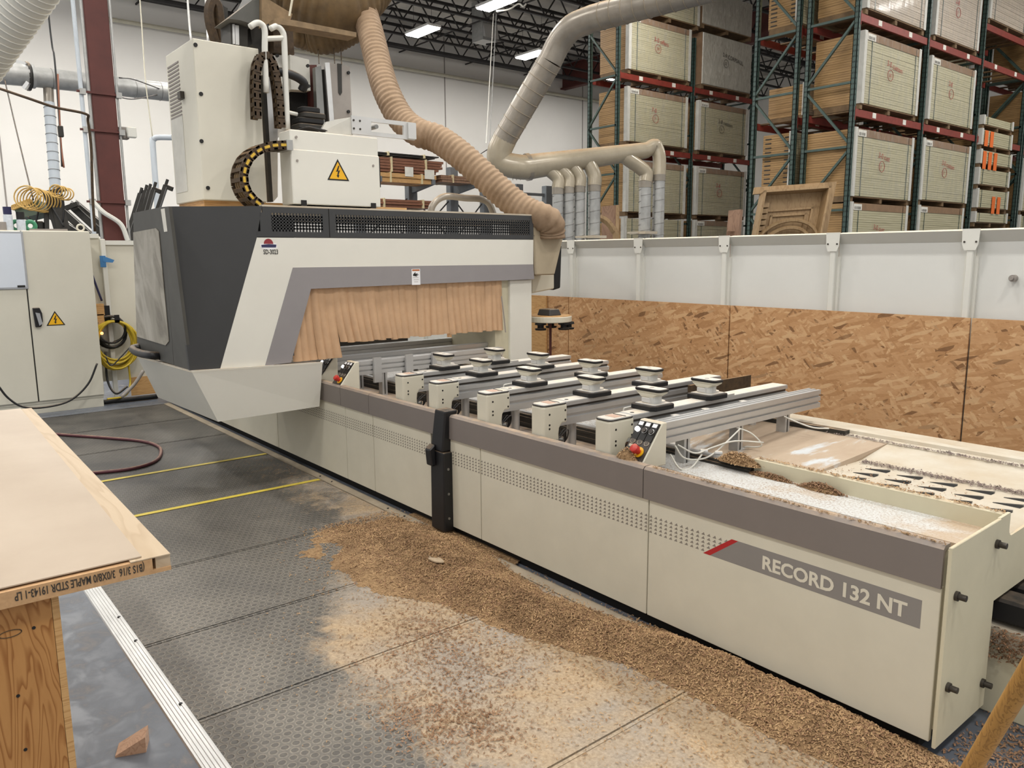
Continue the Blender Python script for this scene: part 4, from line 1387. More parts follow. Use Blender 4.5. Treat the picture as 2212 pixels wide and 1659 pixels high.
# ---------------------------------------------------------------- side beams with consoles
def side_beam(xr, label, w_=.075, y1=4.09, yb=2.75):
    t = thing('side_beam', label, 'side beam', (xr, yb, .78), 'side beams with control consoles')
    xl = xr-w_
    z0, z1 = .793, .893
    pr_ = [(xl, z0), (xr, z0), (xr, z0+.026), (xr-.012, z0+.028), (xr-.012, z0+.036), (xr, z0+.038), (xr, z0+.062), (xr-.012, z0+.064), (xr-.012, z0+.072), (xr, z0+.074), (xr, z1),
           (xr-.018, z1), (xr-.02, z1-.008), (xr-.03, z1-.008), (xr-.032, z1), (xr-.048, z1), (xr-.05, z1-.008), (xr-.06, z1-.008), (xr-.062, z1), (xl, z1)]
    MB().prism(pr_, 'y', yb-.02, y1).build('extrusion', 'alu', t)
    for yy in (2.92, 3.35, 3.78):
        o = MB().box(xl+.01, xr-.012, yy-.022, yy+.022, .62, z0).build('leg', 'alu', t)
        MB().box(xr-.014, xr-.011, yy-.004, yy+.004, .63, z0).build('leg_groove', 'dark_steel', o)
    return t


def console(t, xr, x0, yb, full=True):
    """wedge shaped control console at the front end of a side beam"""
    zb, zt = .695, .895
    yf = yb-.165
    b = MB()
    pr_ = [(yf, zb), (yb, zb), (yb, zt), (yb-.03, zt), (yf, zb+.03)]
    c = b.prism(pr_, 'x', x0, xr).build('console', 'cream', t, bevel=.004)
    # control panel on the slope
    a, e = Vector((0, yf+.002, zb+.035)), Vector((0, yb-.034, zt-.004))
    sl = (e-a)
    sn = Vector((0, -sl.z, sl.y)).normalized()

    def at_(x, f, h=0):
        q = a+sl*f+sn*h
        return Vector((x, q.y, q.z))

    def plate(xa, xb, f0, f1, h0, h1, name, mat, par):
        return MB().hexa([at_(xa, f0, h0), at_(xb, f0, h0), at_(xb, f1, h0), at_(xa, f1, h0)], [at_(xa, f0, h1), at_(xb, f0, h1), at_(xb, f1, h1), at_(xa, f1, h1)]).build(name, mat, par)
    pn_ = plate(x0+.006, xr-.006, .02, .98, 0, .004, 'control_panel', 'black_plastic', c)
    wv = (xr-x0-.012)/3
    su = sl.normalized()

    def knob(x, f, r_, h, name, mat, n=14, h0=.004):
        p0 = at_(x, f, h0)
        return MB().cyl(p0, p0+sn*h, r_, n).build(name, mat, c, smooth='auto')
    for k in range(3):
        xm = x0+.006+wv*(k+.5)
        plate(x0+.008+wv*k, x0+.004+wv*(k+1), .5, .97, .004, .008, 'switch_strip', 'print_black', c)
        plate(xm-.013, xm+.013, .86, .95, .008, .009, 'switch_label', 'sticker_white', c)
        knob(xm, .74, .012, .012, 'lamp_button' if k == 0 else 'selector', 'led_white' if k == 0 else 'black_plastic', h0=.008)
        if k:
            MB().tube([at_(xm, .74, .012)+su*.013*math.cos(q)+Vector((1, 0, 0))*.013*math.sin(q) for q in [2*PI*i/14 for i in range(14)]], .0016, 5, closed=True).build('chrome_ring', 'alu_bright', c)
        MB().tube([at_(xm, .46, .006)+su*.0125*math.cos(q)+Vector((1, 0, 0))*.0125*math.sin(q) for q in [2*PI*i/14 for i in range(14)]], .0016, 5, closed=True).build('blank_ring', 'dusty_cream', c)
        knob(xm, .46, .011, .004, 'blank_plug', 'charcoal')
    knob(x0+.025, .24, .013, .01, 'selector', 'black_plastic')
    plate(x0+.016, x0+.038, .31, .38, .004, .006, 'switch_label', 'dusty_cream', c)
    xm = (x0+xr)/2+.022
    o = MB().cyl(at_(xm, .22, .004), at_(xm, .22, .008), .026, 18).build('stop_collar', 'hazard_yellow', c, smooth='auto')
    p0 = at_(xm, .22, .008)
    MB().tube([p0, p0+sn*.02, p0+sn*.022, p0+sn*.042, p0+sn*.045], [.013, .014, .021, .02, .016], 18).build('stop_button', 'red_button', c, smooth='auto')
    return c


s1 = side_beam(-2.252, 'front aluminium side beam carrying the control console with red stop button')
console(s1, -2.25, -2.385, 2.752)
for k, (pts, mt) in enumerate((
        ([(-2.24, 2.80, .78), (-2.22, 2.84, .72), (-2.20, 2.93, .70), (-2.18, 3.02, .72), (-2.2, 3.25, .80)], 'wire_white'),
        ([(-2.24, 2.82, .78), (-2.2, 2.9, .735), (-2.19, 3.02, .745), (-2.16, 3.15, .76), (-2.1, 3.3, .74)], 'wire_white'),
        ([(-2.26, 3.3, .79), (-2.2, 3.35, .76), (-2.16, 3.38, .70), (-2.25, 3.36, .68)], 'wire_white'),
        ([(-2.25, 3.72, .79), (-2.2, 3.74, .77), (-2.1, 3.75, .75), (-2.02, 3.77, .755)], 'wire_white'),
        ([(-2.25, 2.78, .74), (-2.2, 2.79, .68), (-2.19, 2.86, .675), (-2.2, 2.95, .72)], 'wire_white'))):
    MB().tube(spline(pts, 6), .0042, 6).build('pneumatic_tube', mt, s1, smooth=True)
for q in ((-2.165, 3.03, .722), (-2.20, 2.965, .735)):
    MB().cyl((q[0]-.012, q[1]-.012, q[2]), (q[0]+.012, q[1]+.012, q[2]), .009, 8).build('tube_union', 'alu_plate', s1, smooth='auto')
for yy in (2.96, 3.2, 3.52):
    MB().rbox(-2.36, yy, .872, .882, .06, .045, .012).build('stop_foot', 'alu_bright', s1)
s2 = side_beam(-5.07, 'aluminium side beam half under the gantry with console and red button', y1=4.05, yb=2.70)
console(s2, -5.06, -5.19, 2.70)
for yy in (2.845, 3.12, 3.36):
    MB().box(-5.066, -5.045, yy-.032, yy+.032, .73, .915).build('stop_cylinder', 'alu', s2)
s3 = side_beam(-5.44, 'aluminium side beam deep under the gantry curtain', y1=4.2, yb=2.70)
console(s3, -5.40, -5.53, 2.70)
s4 = side_beam(-6.0, 'rear aluminium side beam in the shade behind the curtain', y1=4.2, yb=2.70)

# ================================================================ gantry
GX = -5.28
g = thing('gantry', 'white and charcoal moving gantry portal straddling the machine bed', 'gantry', (GX, 3.0, .5))


def face(px, x, th, name, mat, par=None, bevel=0):
    """sheet panel facing +x: outline surveyed on the plane x"""
    pts = [P(a, b2, x=x) for a, b2 in px]
    return MB().hexa([p-Vector((th, 0, 0)) for p in pts], pts).build(name, mat, par or g, bevel=bevel)


blk = face([(364, 446), (566, 445), (555, 512), (475, 797), (410, 800)], GX, .03, 'front_cover', 'charcoal')
wh = face([(555, 513), (1152, 518), (1152, 571), (633, 578), (573, 790), (476, 796)], GX, .03, 'front_panel', 'gantry_white')
gr = face([(633, 578), (1152, 571), (1154, 603), (672, 624), (629, 783), (573, 790)], GX+.004, .034, 'grey_arch', 'gantry_grey')
# side door with scratched window
yt, yb_ = 1.48, 1.585


def side(px):
    out = []
    for a, b2 in px:
        y = 1.53
        for _ in range(5):
            q = P(a, b2, y=y)
            y = yt+(yb_-yt)*(1.97-q.z)/1.07
        out.append(P(a, b2, y=y))
    return out


def sface(px, name, mat, par, o0=0.0, th=.02, bevel=0):
    pts = [q+Vector((0, o0, 0)) for q in side(px)]
    return MB().hexa(pts, [q+Vector((0, th, 0)) for q in pts]).build(name, mat, par, bevel=bevel)


sface([(349, 447), (364, 446), (410, 800), (376, 789)], 'side_pillar', 'charcoal_door', g)
dr_ = sface([(286, 460), (348, 447), (374, 788), (296, 763)], 'side_door', 'charcoal_door', g, .004)
sface([(288, 502), (336, 493), (343, 500), (365, 737), (358, 746), (296, 727)], 'window', 'scratched_window', dr_, -.002, .004)
lb = sface([(348, 452), (356, 450), (362, 500), (355, 501)], 'stuck_label', 'paper', g, -.002, .002)
h = side([(302, 758), (342, 769)])
MB().tube(spline([h[0]+Vector((0, .01, .03)), h[0]+Vector((0, -.05, .02)), (h[0]+h[1])/2+Vector((0, -.07, .01)), h[1]+Vector((0, -.05, .01)), h[1]+Vector((0, .01, 0))], 5), .03, 8).build('door_handle', 'black_plastic', dr_, smooth=True)
# hull (skirt) below: front and side sheets
ht, hb = [P(413, 801, x=GX+.02), P(697, 782, x=GX+.03)], [P(471, 911, x=GX-.03), P(690, 878, x=GX-.03)]
hs = side([(295, 768), (341, 858)])
npl = (hb[0]-ht[0]).cross(hs[0]-ht[0])
rd = P(341, 858, d=1)-CAM
hs[1] = CAM+rd*((ht[0]-CAM).dot(npl)/rd.dot(npl))
sk = MB().hexa([hb[0], hb[1], ht[1], ht[0]], [q-Vector((.02, 0, 0)) for q in (hb[0], hb[1], ht[1], ht[0])]).build('skirt_front', 'gantry_white', g)
MB().hexa([hb[0], ht[0], hs[0], hs[1]], [q+Vector((0, .02, 0)) for q in (hb[0], ht[0], hs[0], hs[1])]).build('skirt_side', 'gantry_white', g)
MB().add([ht[0]+Vector((0, 0, -.01)), ht[1]+Vector((0, 0, -.01)), ht[1]+Vector((-.3, 0, -.01)), hs[0]+Vector((0, .4, -.01)), hs[0]+Vector((0, 0, -.01))], [(0, 1, 2, 3, 4)]).build('skirt_top', 'gantry_white', g)
MB().hexa([hb[0]+Vector((-.02, .02, 0)), hb[1]+Vector((-.02, 0, 0)), hb[1]+Vector((-.9, 0, 0)), hs[1]+Vector((0, .04, 0))], [hb[0]+Vector((-.02, .02, .02)), hb[1]+Vector((-.02, 0, .02)), hb[1]+Vector((-.9, 0, .02)), hs[1]+Vector((0, .04, .02))]).build('skirt_floor', 'cream_side', g)
# inner carcass
MB().box(-6.25, GX-.035, 1.62, 2.36, .95, 1.93).build('left_carcass', 'charcoal', g)
MB().box(-6.15, GX-.04, 2.36, 4.55, 1.46, 1.79).build('bridge_beam', 'gantry_white', g)
MB().box(-6.15, GX-.10, 1.6, 4.55, 1.93, 1.975).build('top_deck', 'dusty_cream', g)
for y0, y1 in ((4.32, 4.58),):
    pass
yl, yr = P(1102, 620, x=GX-.03).y, P(1149, 620, x=GX-.03).y
MB().box(-6.1, GX-.03, yl, yr, .10, 1.44).build('right_column', 'gantry_white', g, bevel=.006)
MB().box(-6.0, GX-.06, P(1070, 620, x=GX-.05).y, yl, .55, 1.44).build('column_recess', 'cream_side', g)
MB().box(-7.4, -7.3, 2.4, 4.5, .3, 1.5).build('rear_cover', 'dark_steel', g)
# vented top panel: real grille of bars
a0, a1, b0, b1 = P(566, 445, x=GX), P(1152, 471, x=GX), P(555, 512, x=GX), P(1152, 517, x=GX)
zt0, zt1, zb0 = a0.z, a1.z, (b0.z+b1.z)/2
ya, yz = a0.y, a1.y
vt = MB()
H0, H1 = zb0, zt0-.002


def vbox(y0, y1, f0, f1, x0=GX-.012, x1=GX):
    vt.box(x0, x1, y0, y1, H0+(H1-H0)*f0, H0+(H1-H0)*f1)


vbox(b0.y, yz, 0, .18)
vbox(ya, yz, .80, 1)
vbox(ya-.02, ya+.06, .18, .80)
ym = P(711, 480, x=GX).y
vbox(ym-.05, ym+.05, .18, .80)
vbox(yz-.04, yz, .18, .80)
vt.build('vent_frame', 'charcoal', g)
vg = MB()
for k in range(1, 6):
    f = .18+.62*k/6
    vg.box(GX-.010, GX-.002, ya, yz, H0+(H1-H0)*f-.006, H0+(H1-H0)*f+.006)
y = ya+.06
while y < yz-.04:
    vg.box(GX-.010, GX-.002, y-.006, y+.006, H0+(H1-H0)*.18, H0+(H1-H0)*.80)
    y += .0235
vg.build('vent_grille', 'charcoal', g, kind='stuff')
MB().box(GX-.05, GX, ya, yz, H1, H1+.012).build('vent_top', 'dusty_cream', g)
MB().box(GX-.004, GX+.001, ym-.003, ym+.003, H0, H1).build('panel_joint', 'dark_void', g)
# stickers: round logo, code, hand warning
c = P(580, 527, x=GX)
lg = MB()
lg.add([(GX+.001, c.y+math.cos(q)*.034, c.z+math.sin(q)*.036) for q in [PI*k/12 for k in range(13)]], [tuple(range(13))])
lg.build('logo_sun', 'logo_red', g)
MB().add([(GX+.0009, c.y-.062, c.z+.002), (GX+.0009, c.y-.055, c.z-.028), (GX+.0009, c.y-.02, c.z-.038), (GX+.0009, c.y+.03, c.z-.038), (GX+.0009, c.y+.062, c.z-.028), (GX+.0009, c.y+.056, c.z+.004)], [tuple(range(6))]).build('logo_ground', 'sticker_white', g)
MB().add([(GX+.0014, c.y-.052, c.z-.006), (GX+.0014, c.y-.05, c.z-.024), (GX+.0014, c.y+.052, c.z-.024), (GX+.0014, c.y+.056, c.z-.004), (GX+.0014, c.y+.0, c.z-.001)], [(0, 1, 2, 3, 4)]).build('logo_bar', 'logo_blue', g)
c = P(569, 549, x=GX)
tb = text_mb('SD-3023', .045, (GX+.001, c.y, c.z), (0, 1, 0), (0, 0, 1), .0004, .0008)
text_mb('SD-3023', .045, (GX+.001, c.y, c.z), (0, 1, 0), (0, 0, 1), .0004, .0008, .105/tb.width).build('code_print', 'print_black', g)
wl_, wr_ = P(889, 581, x=GX+.004), P(908, 615, x=GX+.004)
xs_ = GX+.0055
ws = MB().box(GX+.003, xs_, wl_.y, wr_.y, wr_.z, wl_.z).build('warning_sticker', 'sticker_white', g)
dy, dz = wr_.y-wl_.y, wl_.z-wr_.z


def sk_poly(pts, name, mat, e=.0006):
    MB().add([(xs_+e, wl_.y+dy*u, wr_.z+dz*v) for u, v in pts], [tuple(range(len(pts)))]).build(name, mat, ws)


sk_poly([(.06, .87), (.94, .87), (.94, .97), (.06, .97)], 'orange_bar', 'sticker_orange')
sk_poly([(.12, .60), (.18, .68), (.3, .74), (.42, .80), (.46, .78), (.40, .71), (.72, .71), (.72, .68), (.55, .66), (.82, .645), (.82, .62), (.56, .62), (.75, .585), (.74, .565), (.5, .58), (.62, .53), (.58, .51), (.35, .55), (.18, .56)], 'hand_pictogram', 'print_black')
for v, u0, u1 in ((.44, .1, .8), (.31, .2, .82), (.18, .25, .72)):
    sk_poly([(u0, v), (u1, v), (u1, v+.022), (u0, v+.022)], 'small_print', 'print_grey')
# strip curtain: each strip a pleated sheet
cx_ = GX-.045
ytl, ytr = P(660, 625, x=cx_).y-.05, P(1081, 613, x=cx_).y
ztop = 1.47
zleft, zr0, zr1 = P(660, 779, x=cx_).z, P(716, 742, x=cx_).z, P(1080, 712, x=cx_).z
yl_end = P(717, 770, x=cx_).y
yc0 = P(628, 783, x=cx_).y
n_s = 34
for k in range(n_s):
    y0 = yc0+(ytr-yc0)*k/n_s
    y1 = yc0+(ytr-yc0)*(k+1)/n_s+.012
    b = MB()
    rows, cols = 7, 7
    low = y1 < yl_end+.04
    ph = random.uniform(0, 6)
    off = random.uniform(0, .008)
    sh = .018+.014*math.sin(k*.55)+.05*math.exp(-((k-8)/4)**2)
    amp = random.uniform(.012, .024)
    zbm = zleft if low else zr0+(zr1-zr0)*((y0-yl_end)/(ytr-yl_end))+random.uniform(-.008, .008)
    for front in (0, 1):
        for i in range(rows):
            f = i/(rows-1)
            z = ztop+(zbm-ztop)*f
            for j in range(cols):
                u = j/(cols-1)
                y = y0+(y1-y0)*u+sh*f*f
                x = cx_+amp*math.sin(PI*u)*(.35+.8*f)+.004*math.sin(3.1*u+ph+1.5*f)-.003*front+off
                b.v.append(Vector((x, y, z)))
    nn = rows*cols
    for i in range(rows-1):
        for j in range(cols-1):
            a = i*cols+j
            b.f.append((a, a+cols, a+cols+1, a+1))
            b.f.append((nn+a, nn+a+1, nn+a+cols+1, nn+a+cols))
    b.build('curtain_strip', 'curtain', g, smooth=True)
MB().box(cx_-.03, cx_-.008, 2.4, 4.3, 1.44, 1.5).build('curtain_rail', 'steel', g)
q = P(1090, 700, x=cx_+.05)
MB().tube(spline([P(1083, 640, x=cx_+.05), P(1088, 680, x=cx_+.05), P(1092, 718, x=cx_+.05)], 4), .006, 5).build('loose_cord', 'tape_grey', g)
# suction hood and arm on the far end
hx = GX-.02
hp = [(1154, 472), (1170, 498), (1218, 512), (1214, 530), (1198, 594), (1157, 596), (1152, 560)]
hood = [P(a, b2, x=hx) for a, b2 in ((1153, 505), (1218, 512), (1199, 594), (1157, 595))]
MB().hexa(hood, [q+Vector((-.35, .02, 0)) for q in hood]).build('suction_hood', 'hood_tan', g, bevel=.012)
hd2 = [P(a, b2, x=hx+.0) for a, b2 in ((1152, 468), (1176, 492), (1218, 512), (1153, 508))]
MB().hexa(hd2, [q+Vector((-.35, 0, 0)) for q in hd2]).build('hood_slope', 'hood_tan', g)
ar = [P(a, b2, x=hx-.2) for a, b2 in ((1149, 594), (1198, 592), (1198, 624), (1149, 634))]
MB().hexa(ar, [q+Vector((-.3, 0, 0)) for q in ar]).build('side_arm', 'cream', g, bevel=.01)
ar = [P(a, b2, x=hx-.3) for a, b2 in ((1198, 555), (1214, 530), (1212, 595), (1211, 622), (1196, 627))]
MB().hexa(ar, [q+Vector((-.1, 0, 0)) for q in ar]).build('arm_buffer', 'black_rubber', g, bevel=.008)

# tool disc
D_ = P(1189, 682, d=7.3)
t_ = thing('tool_disc', 'round cream tool magazine disc with black grippers beside the gantry', 'tool magazine', D_)
MB().cyl(D_-Vector((0, 0, .055)), D_+Vector((0, 0, .0)), .20, 36).build('disc', 'cream', t_, bevel=.006)
MB().cyl(D_, D_+Vector((0, 0, .006)), .192, 36).build('disc_top', 'lumber_tan', t_)
p = D_+Vector((0, 0, .006))
MB().hexa([p+Vector((-.09, -.09, 0)), p+Vector((.09, -.09, 0)), p+Vector((.09, .06, 0)), p+Vector((-.09, .06, 0))], [p+Vector((-.075, -.075, .06)), p+Vector((.075, -.075, .06)), p+Vector((.075, .04, .06)), p+Vector((-.075, .04, .06))]).build('motor_cover', 'charcoal', t_, bevel=.006)
for k, (ax_, ay_) in enumerate(((.02, -.14), (.13, .05), (.12, .12), (-.1, .1))):
    c = D_+Vector((ax_, ay_, -.055))
    MB().tube([c, c-Vector((0, 0, .02)), c-Vector((0, 0, .025)), c-Vector((0, 0, .05)), c-Vector((0, 0, .055)), c-Vector((0, 0, .07))], [.05, .055, .03, .03, .055, .05], 14).build('tool_holder', 'black_rubber', t_, smooth='auto')
MB().cyl(D_-Vector((0, 0, .05)), Vector((D_.x, D_.y, .0)), .012, 8).build('stand', 'column_red', t_)

# ---------------------------------------------------------------- spindle unit on the gantry top
sp_ = thing('spindle_unit', 'cream spindle unit with tall cabinet and electric hazard box on the gantry', 'spindle unit', (-5.6, 2.5, 2.0))
# tall cabinet
tx = -5.75
tl, tr_, bl, br = P(415, 84, x=tx), P(548, 101, x=tx), P(443, 432, x=tx), P(583, 437, x=tx)
ty0, ty1 = 1.895, 2.36
tzb, tzt = 2.055, 3.135
bx_ = P(357, 118, y=ty0).x
tc_ = MB().box(bx_, tx, ty0, ty1, tzb, tzt).build('tall_cabinet', 'cabinet_paint', sp_, bevel=.006)
for a, b2 in ((422, 97), (434, 203), (435, 305), (449, 406)):
    q = P(a, b2, x=tx)
    MB().cyl((tx, q.y, q.z), (tx+.006, q.y, q.z), .014, 12).build('cap_screw', 'print_black', tc_)
dxx = (tx-bx_)
for k in range(15):
    z = tzt-.10-.026*k
    MB().box(bx_+dxx*.06, bx_+dxx*.47, ty0-.004, ty0+.002, z, z+.012).build('vent_slat', 'band_grey', tc_)
MB().box(bx_+dxx*.5, bx_+dxx*.6, ty0-.03, ty0, tzt-.36, tzt-.31).build('turn_lock', 'bolt', tc_)
MB().box(bx_+dxx*.05, bx_+dxx*.48, ty0-.003, ty0+.002, tzb+.08, tzb+.62).build('service_hatch', 'door_white', tc_)
MB().box(bx_, tx-.05, ty0+.02, 3.6, 1.97, tzb).build('carriage', 'lumber_tan', sp_)
# hazard box
hx_ = -5.42
hl, hr = P(634, 440, x=hx_).y, P(821, 445, x=hx_).y
hz0, hz1 = 2.025, P(700, 286, x=hx_).z
hbk = P(602, 300, y=hl).x
hb_ = MB().box(hbk, hx_, hl, hr, hz0, hz1).build('hazard_box', 'gantry_white', sp_, bevel=.008)
MB().box(hbk+.02, hx_+.006, hl-.004, hr+.004, hz0, hz0+(hz1-hz0)*.74).build('box_cover', 'gantry_white', sp_, bevel=.006)
hx2 = hx_+.0065


def tri(par, c, s, nx, mk):
    """yellow warning triangle with black border and lightning bolt"""
    def p(u, v, e):
        return mk(c, u*s, v*s, e)
    MB().add([p(-.5, 0, .001), p(.5, 0, .001), p(0, .87, .001)], [(0, 1, 2)]).build('hazard_border', 'print_black', par)
    MB().add([p(-.40, .055, .0016), p(.40, .055, .0016), p(0, .75, .0016)], [(0, 1, 2)]).build('hazard_sign', 'hazard_yellow', par)
    bolt_ = [(.02, .60), (-.10, .34), (-.01, .37), (-.05, .20), (-.09, .21), (.0, .10), (.05, .23), (.01, .22), (.09, .42), (.0, .39), (.07, .60)]
    MB().add([p(u, v, .0022) for u, v in bolt_], [(0, 1, 2, 8, 9, 10), (2, 3, 7, 8), (3, 4, 5, 6, 7)]).build('lightning_bolt', 'print_black', par)


c = P(731, 390, x=hx2)
tri(hb_, c, .178, 0, lambda c, u, v, e: (hx2+e, c.y+u, c.z+v))
for a, b2 in ((642, 347), (806, 358), (640, 296)):
    q = P(a, b2, x=hx2)
    MB().cyl((hx2-.004, q.y, q.z), (hx2+.004, q.y, q.z), .009, 10).build('screw', 'tape_grey', hb_)
for a in (656, 806):
    q = P(a, 440, x=hx2)
    MB().box(hx2, hx2+.01, q.y-.02, q.y+.02, hz0-.01, hz0+.03).build('hinge', 'print_black', hb_)
q = P(822, 372, x=hx_-.05)
MB().box(hx_-.1, hx_-.03, hr+.006, hr+.03, P(822, 405, x=hx_-.05).z, P(822, 342, x=hx_-.05).z).build('terminal_strip', 'print_black', sp_)
# arm that carries the hose
ax0, ax1 = P(760, 252, x=-5.45), P(896, 298, x=-5.45)
b = MB()
xq = -5.45
y0, y1 = P(760, 275, x=xq).y, P(896, 275, x=xq).y
z1, z0 = P(800, 254, x=xq).z, P(830, 296, x=xq).z
ys_, ye_ = P(802, 275, x=xq).y, P(872, 275, x=xq).y
b.box(xq-.02, xq, y0, ys_, z0, z1).box(xq-.02, xq, ye_, y1, z0, z1).box(xq-.02, xq, ys_, ye_, z1-.03, z1).box(xq-.02, xq, ys_, ye_, z0, z0+.03)
ha = b.build('hose_arm', 'alu_plate', sp_)
for f, z in ((.1, .3), (.1, .75), (.42, .3), (.42, .75)):
    MB().cyl((xq, y0+(ys_-y0)*f, z0+(z1-z0)*z), (xq+.004, y0+(ys_-y0)*f, z0+(z1-z0)*z), .008, 8).build('screw', 'bolt', ha)
MB().cyl((xq-.06, ys_+.03, (z0+z1)/2), (xq+.03, ys_+.03, (z0+z1)/2), .016, 10).build('clamp_screw', 'steel', ha, smooth='auto')
MB().box(xq-.005, xq+.02, ye_+.03, y1, z0+.005, z1-.005).build('clamp_plate', 'alu_plate', ha)
pl_ = [P(705, 263, x=-5.5), P(762, 252, x=-5.46), P(762, 292, x=-5.46), P(690, 287, x=-5.5)]
MB().hexa(pl_, [q+Vector((-.03, 0, 0)) for q in pl_]).build('arm_gusset', 'door_white', sp_)


# head parts behind the hazard box
def hp_(px, x, th, name, mat, bevel=0.0):
    pts = [P(a, b2, x=x) for a, b2 in px]
    return MB().hexa([p-Vector((th, 0, 0)) for p in pts], pts).build(name, mat, sp_, bevel=bevel)


hp_([(626, 118), (668, 129), (671, 196), (629, 193)], -5.80, .15, 'motor_cover', 'gantry_white')
hp_([(574, 120), (630, 118), (640, 285), (592, 300)], -5.95, .2, 'head_column', 'white_paint')
hp_([(566, 162), (600, 160), (600, 425), (590, 436), (583, 436)], -5.85, .06, 'guide_column', 'alu_bright')
hp_([(566, 162), (574, 162), (590, 436), (583, 436)], -5.84, .05, 'guide_edge', 'dark_steel')
hp_([(628, 194), (690, 196), (690, 285), (630, 285)], -5.90, .3, 'motor_bay', 'dark_void')
hp_([(668, 140), (684, 140), (690, 262), (672, 262)], -5.85, .1, 'rust_plate', 'column_red')
hp_([(681, 145), (694, 142), (702, 265), (686, 265)], -5.72, .05, 'rail_post', 'steel')
hp_([(694, 150), (712, 150), (720, 262), (703, 264)], -5.76, .05, 'rail_shadow', 'dark_steel')
hp_([(702, 135), (712, 135), (722, 262), (712, 262)], -5.70, .02, 'guide_rail', 'alu_bright')
bp = hp_([(704, 134), (755, 143), (760, 252), (722, 258), (712, 150)], -5.72, .03, 'back_plate', 'tape_grey')
hp_([(729, 137), (738, 138), (739, 200), (735, 206), (731, 200)], -5.715, .006, 'slot', 'dark_steel')
for a, b2 in ((753, 157), (753, 241), (665, 142), (667, 186), (599, 120)):
    q = P(a, b2, x=-5.71)
    MB().cyl((-5.72, q.y, q.z), (-5.705, q.y, q.z), .012, 10).build('cap_screw', 'print_black', sp_)
# stacked black pneumatic block
q = P(668, 262, x=-5.62)
for k, (r_, dz_) in enumerate(((.105, 0), (.10, .045), (.092, .085), (.075, .125))):
    MB().rbox(q.x+random.uniform(-.01, .01), q.y+random.uniform(-.015, .015), q.z-.07+dz_, q.z-.032+dz_, r_*1.6, r_*2, .03).build('valve_block', 'black_rubber' if k % 2 else 'dark_steel', sp_, bevel=.006)
for k in range(4):
    MB().tube(spline([P(640+8*k, 282, x=-5.55), P(668+8*k, 275+2*k, x=-5.5), P(700+6*k, 285, x=-5.5), P(735+4*k, 292, x=-5.5)], 4), .008, 5).build('cable', 'hose_black', sp_)
MB().tube(spline([P(578, 156, x=-5.7), P(610, 156, x=-5.65), P(640, 166, x=-5.62), P(657, 180, x=-5.62), P(652, 195, x=-5.65)], 5), .032, 8).build('black_hose', 'hose_black', sp_, smooth=True)
# bent tube frame
for pts in ([(540, 58), (553, 50), (564, 52), (572, 66), (572, 112), (575, 200)], [(584, 62), (598, 57), (610, 68), (614, 90), (617, 180), (621, 280)]):
    MB().tube(spline([P(a, b2, x=-5.62) for a, b2 in pts], 5), .021, 10).build('tube_frame', 'fence_white', sp_, smooth=True)
MB().cyl(P(572, 84, x=-5.62), P(612, 82, x=-5.62), .019, 8).build('tube_rung', 'fence_white', sp_, smooth='auto')
MB().cyl(P(621, 242, x=-5.62), P(642, 247, x=-5.62), .014, 8).build('tube_stub', 'fence_white', sp_, smooth='auto')


# cable chains: link by link
def chain(px, x, wx, hgt, name, slots, mat='chain', n=None):
    pts = resample(spline([P(a, b2, x=x) for a, b2 in px], 12), .062)
    for i, (p, q) in enumerate(zip(pts, pts[1:])):
        t = (q-p).normalized()
        nn = Vector((0, -t.z, t.y))
        b = MB()
        e = t*.033
        c = (p+q)/2
        for xo in (0, -wx):
            b.hexa([c-e-nn*hgt/2+Vector((xo, 0, 0)), c+e-nn*hgt/2+Vector((xo, 0, 0)), c+e+nn*hgt/2+Vector((xo, 0, 0)), c-e+nn*hgt/2+Vector((xo, 0, 0))],
                   [c-e-nn*hgt/2+Vector((xo-.014, 0, 0)), c+e-nn*hgt/2+Vector((xo-.014, 0, 0)), c+e+nn*hgt/2+Vector((xo-.014, 0, 0)), c-e+nn*hgt/2+Vector((xo-.014, 0, 0))])
        for s_ in (-1, 1):
            o_ = nn*(hgt/2-.006)*s_
            b.bar(c+o_+Vector((0, 0, 0)), c+o_+Vector((-wx, 0, 0)), .028, .014, nn)
        lk = b.build(name, mat, sp_)
        if slots:
            MB().hexa([c-t*.02-nn*.009+Vector((.0005, 0, 0)), c+t*.02-nn*.009+Vector((.0005, 0, 0)), c+t*.02+nn*.009+Vector((.0005, 0, 0)), c-t*.02+nn*.009+Vector((.0005, 0, 0))],
                      [c-t*.02-nn*.009+Vector((.003, 0, 0)), c+t*.02-nn*.009+Vector((.003, 0, 0)), c+t*.02+nn*.009+Vector((.003, 0, 0)), c-t*.02+nn*.009+Vector((.003, 0, 0))]).build('yellow_slot', 'chain_yellow', lk)
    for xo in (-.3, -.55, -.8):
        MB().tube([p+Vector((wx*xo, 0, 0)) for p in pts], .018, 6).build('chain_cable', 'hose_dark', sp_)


chain([(622, 313), (590, 314), (562, 323), (541, 340), (530, 362), (527, 385), (533, 410), (548, 430), (566, 445)], -5.40, .17, .058, 'chain_link', True)
q = P(622, 313, x=-5.395)
MB().box(-5.57, -5.39, q.y-.01, q.y+.035, q.z-.035, q.z+.035).build('chain_bracket', 'galv', sp_)
chain([(558, 255), (556, 180), (560, 135), (572, 116), (586, 124), (596, 150), (604, 200), (610, 280)], -5.60, .07, .05, 'chain_link', False)
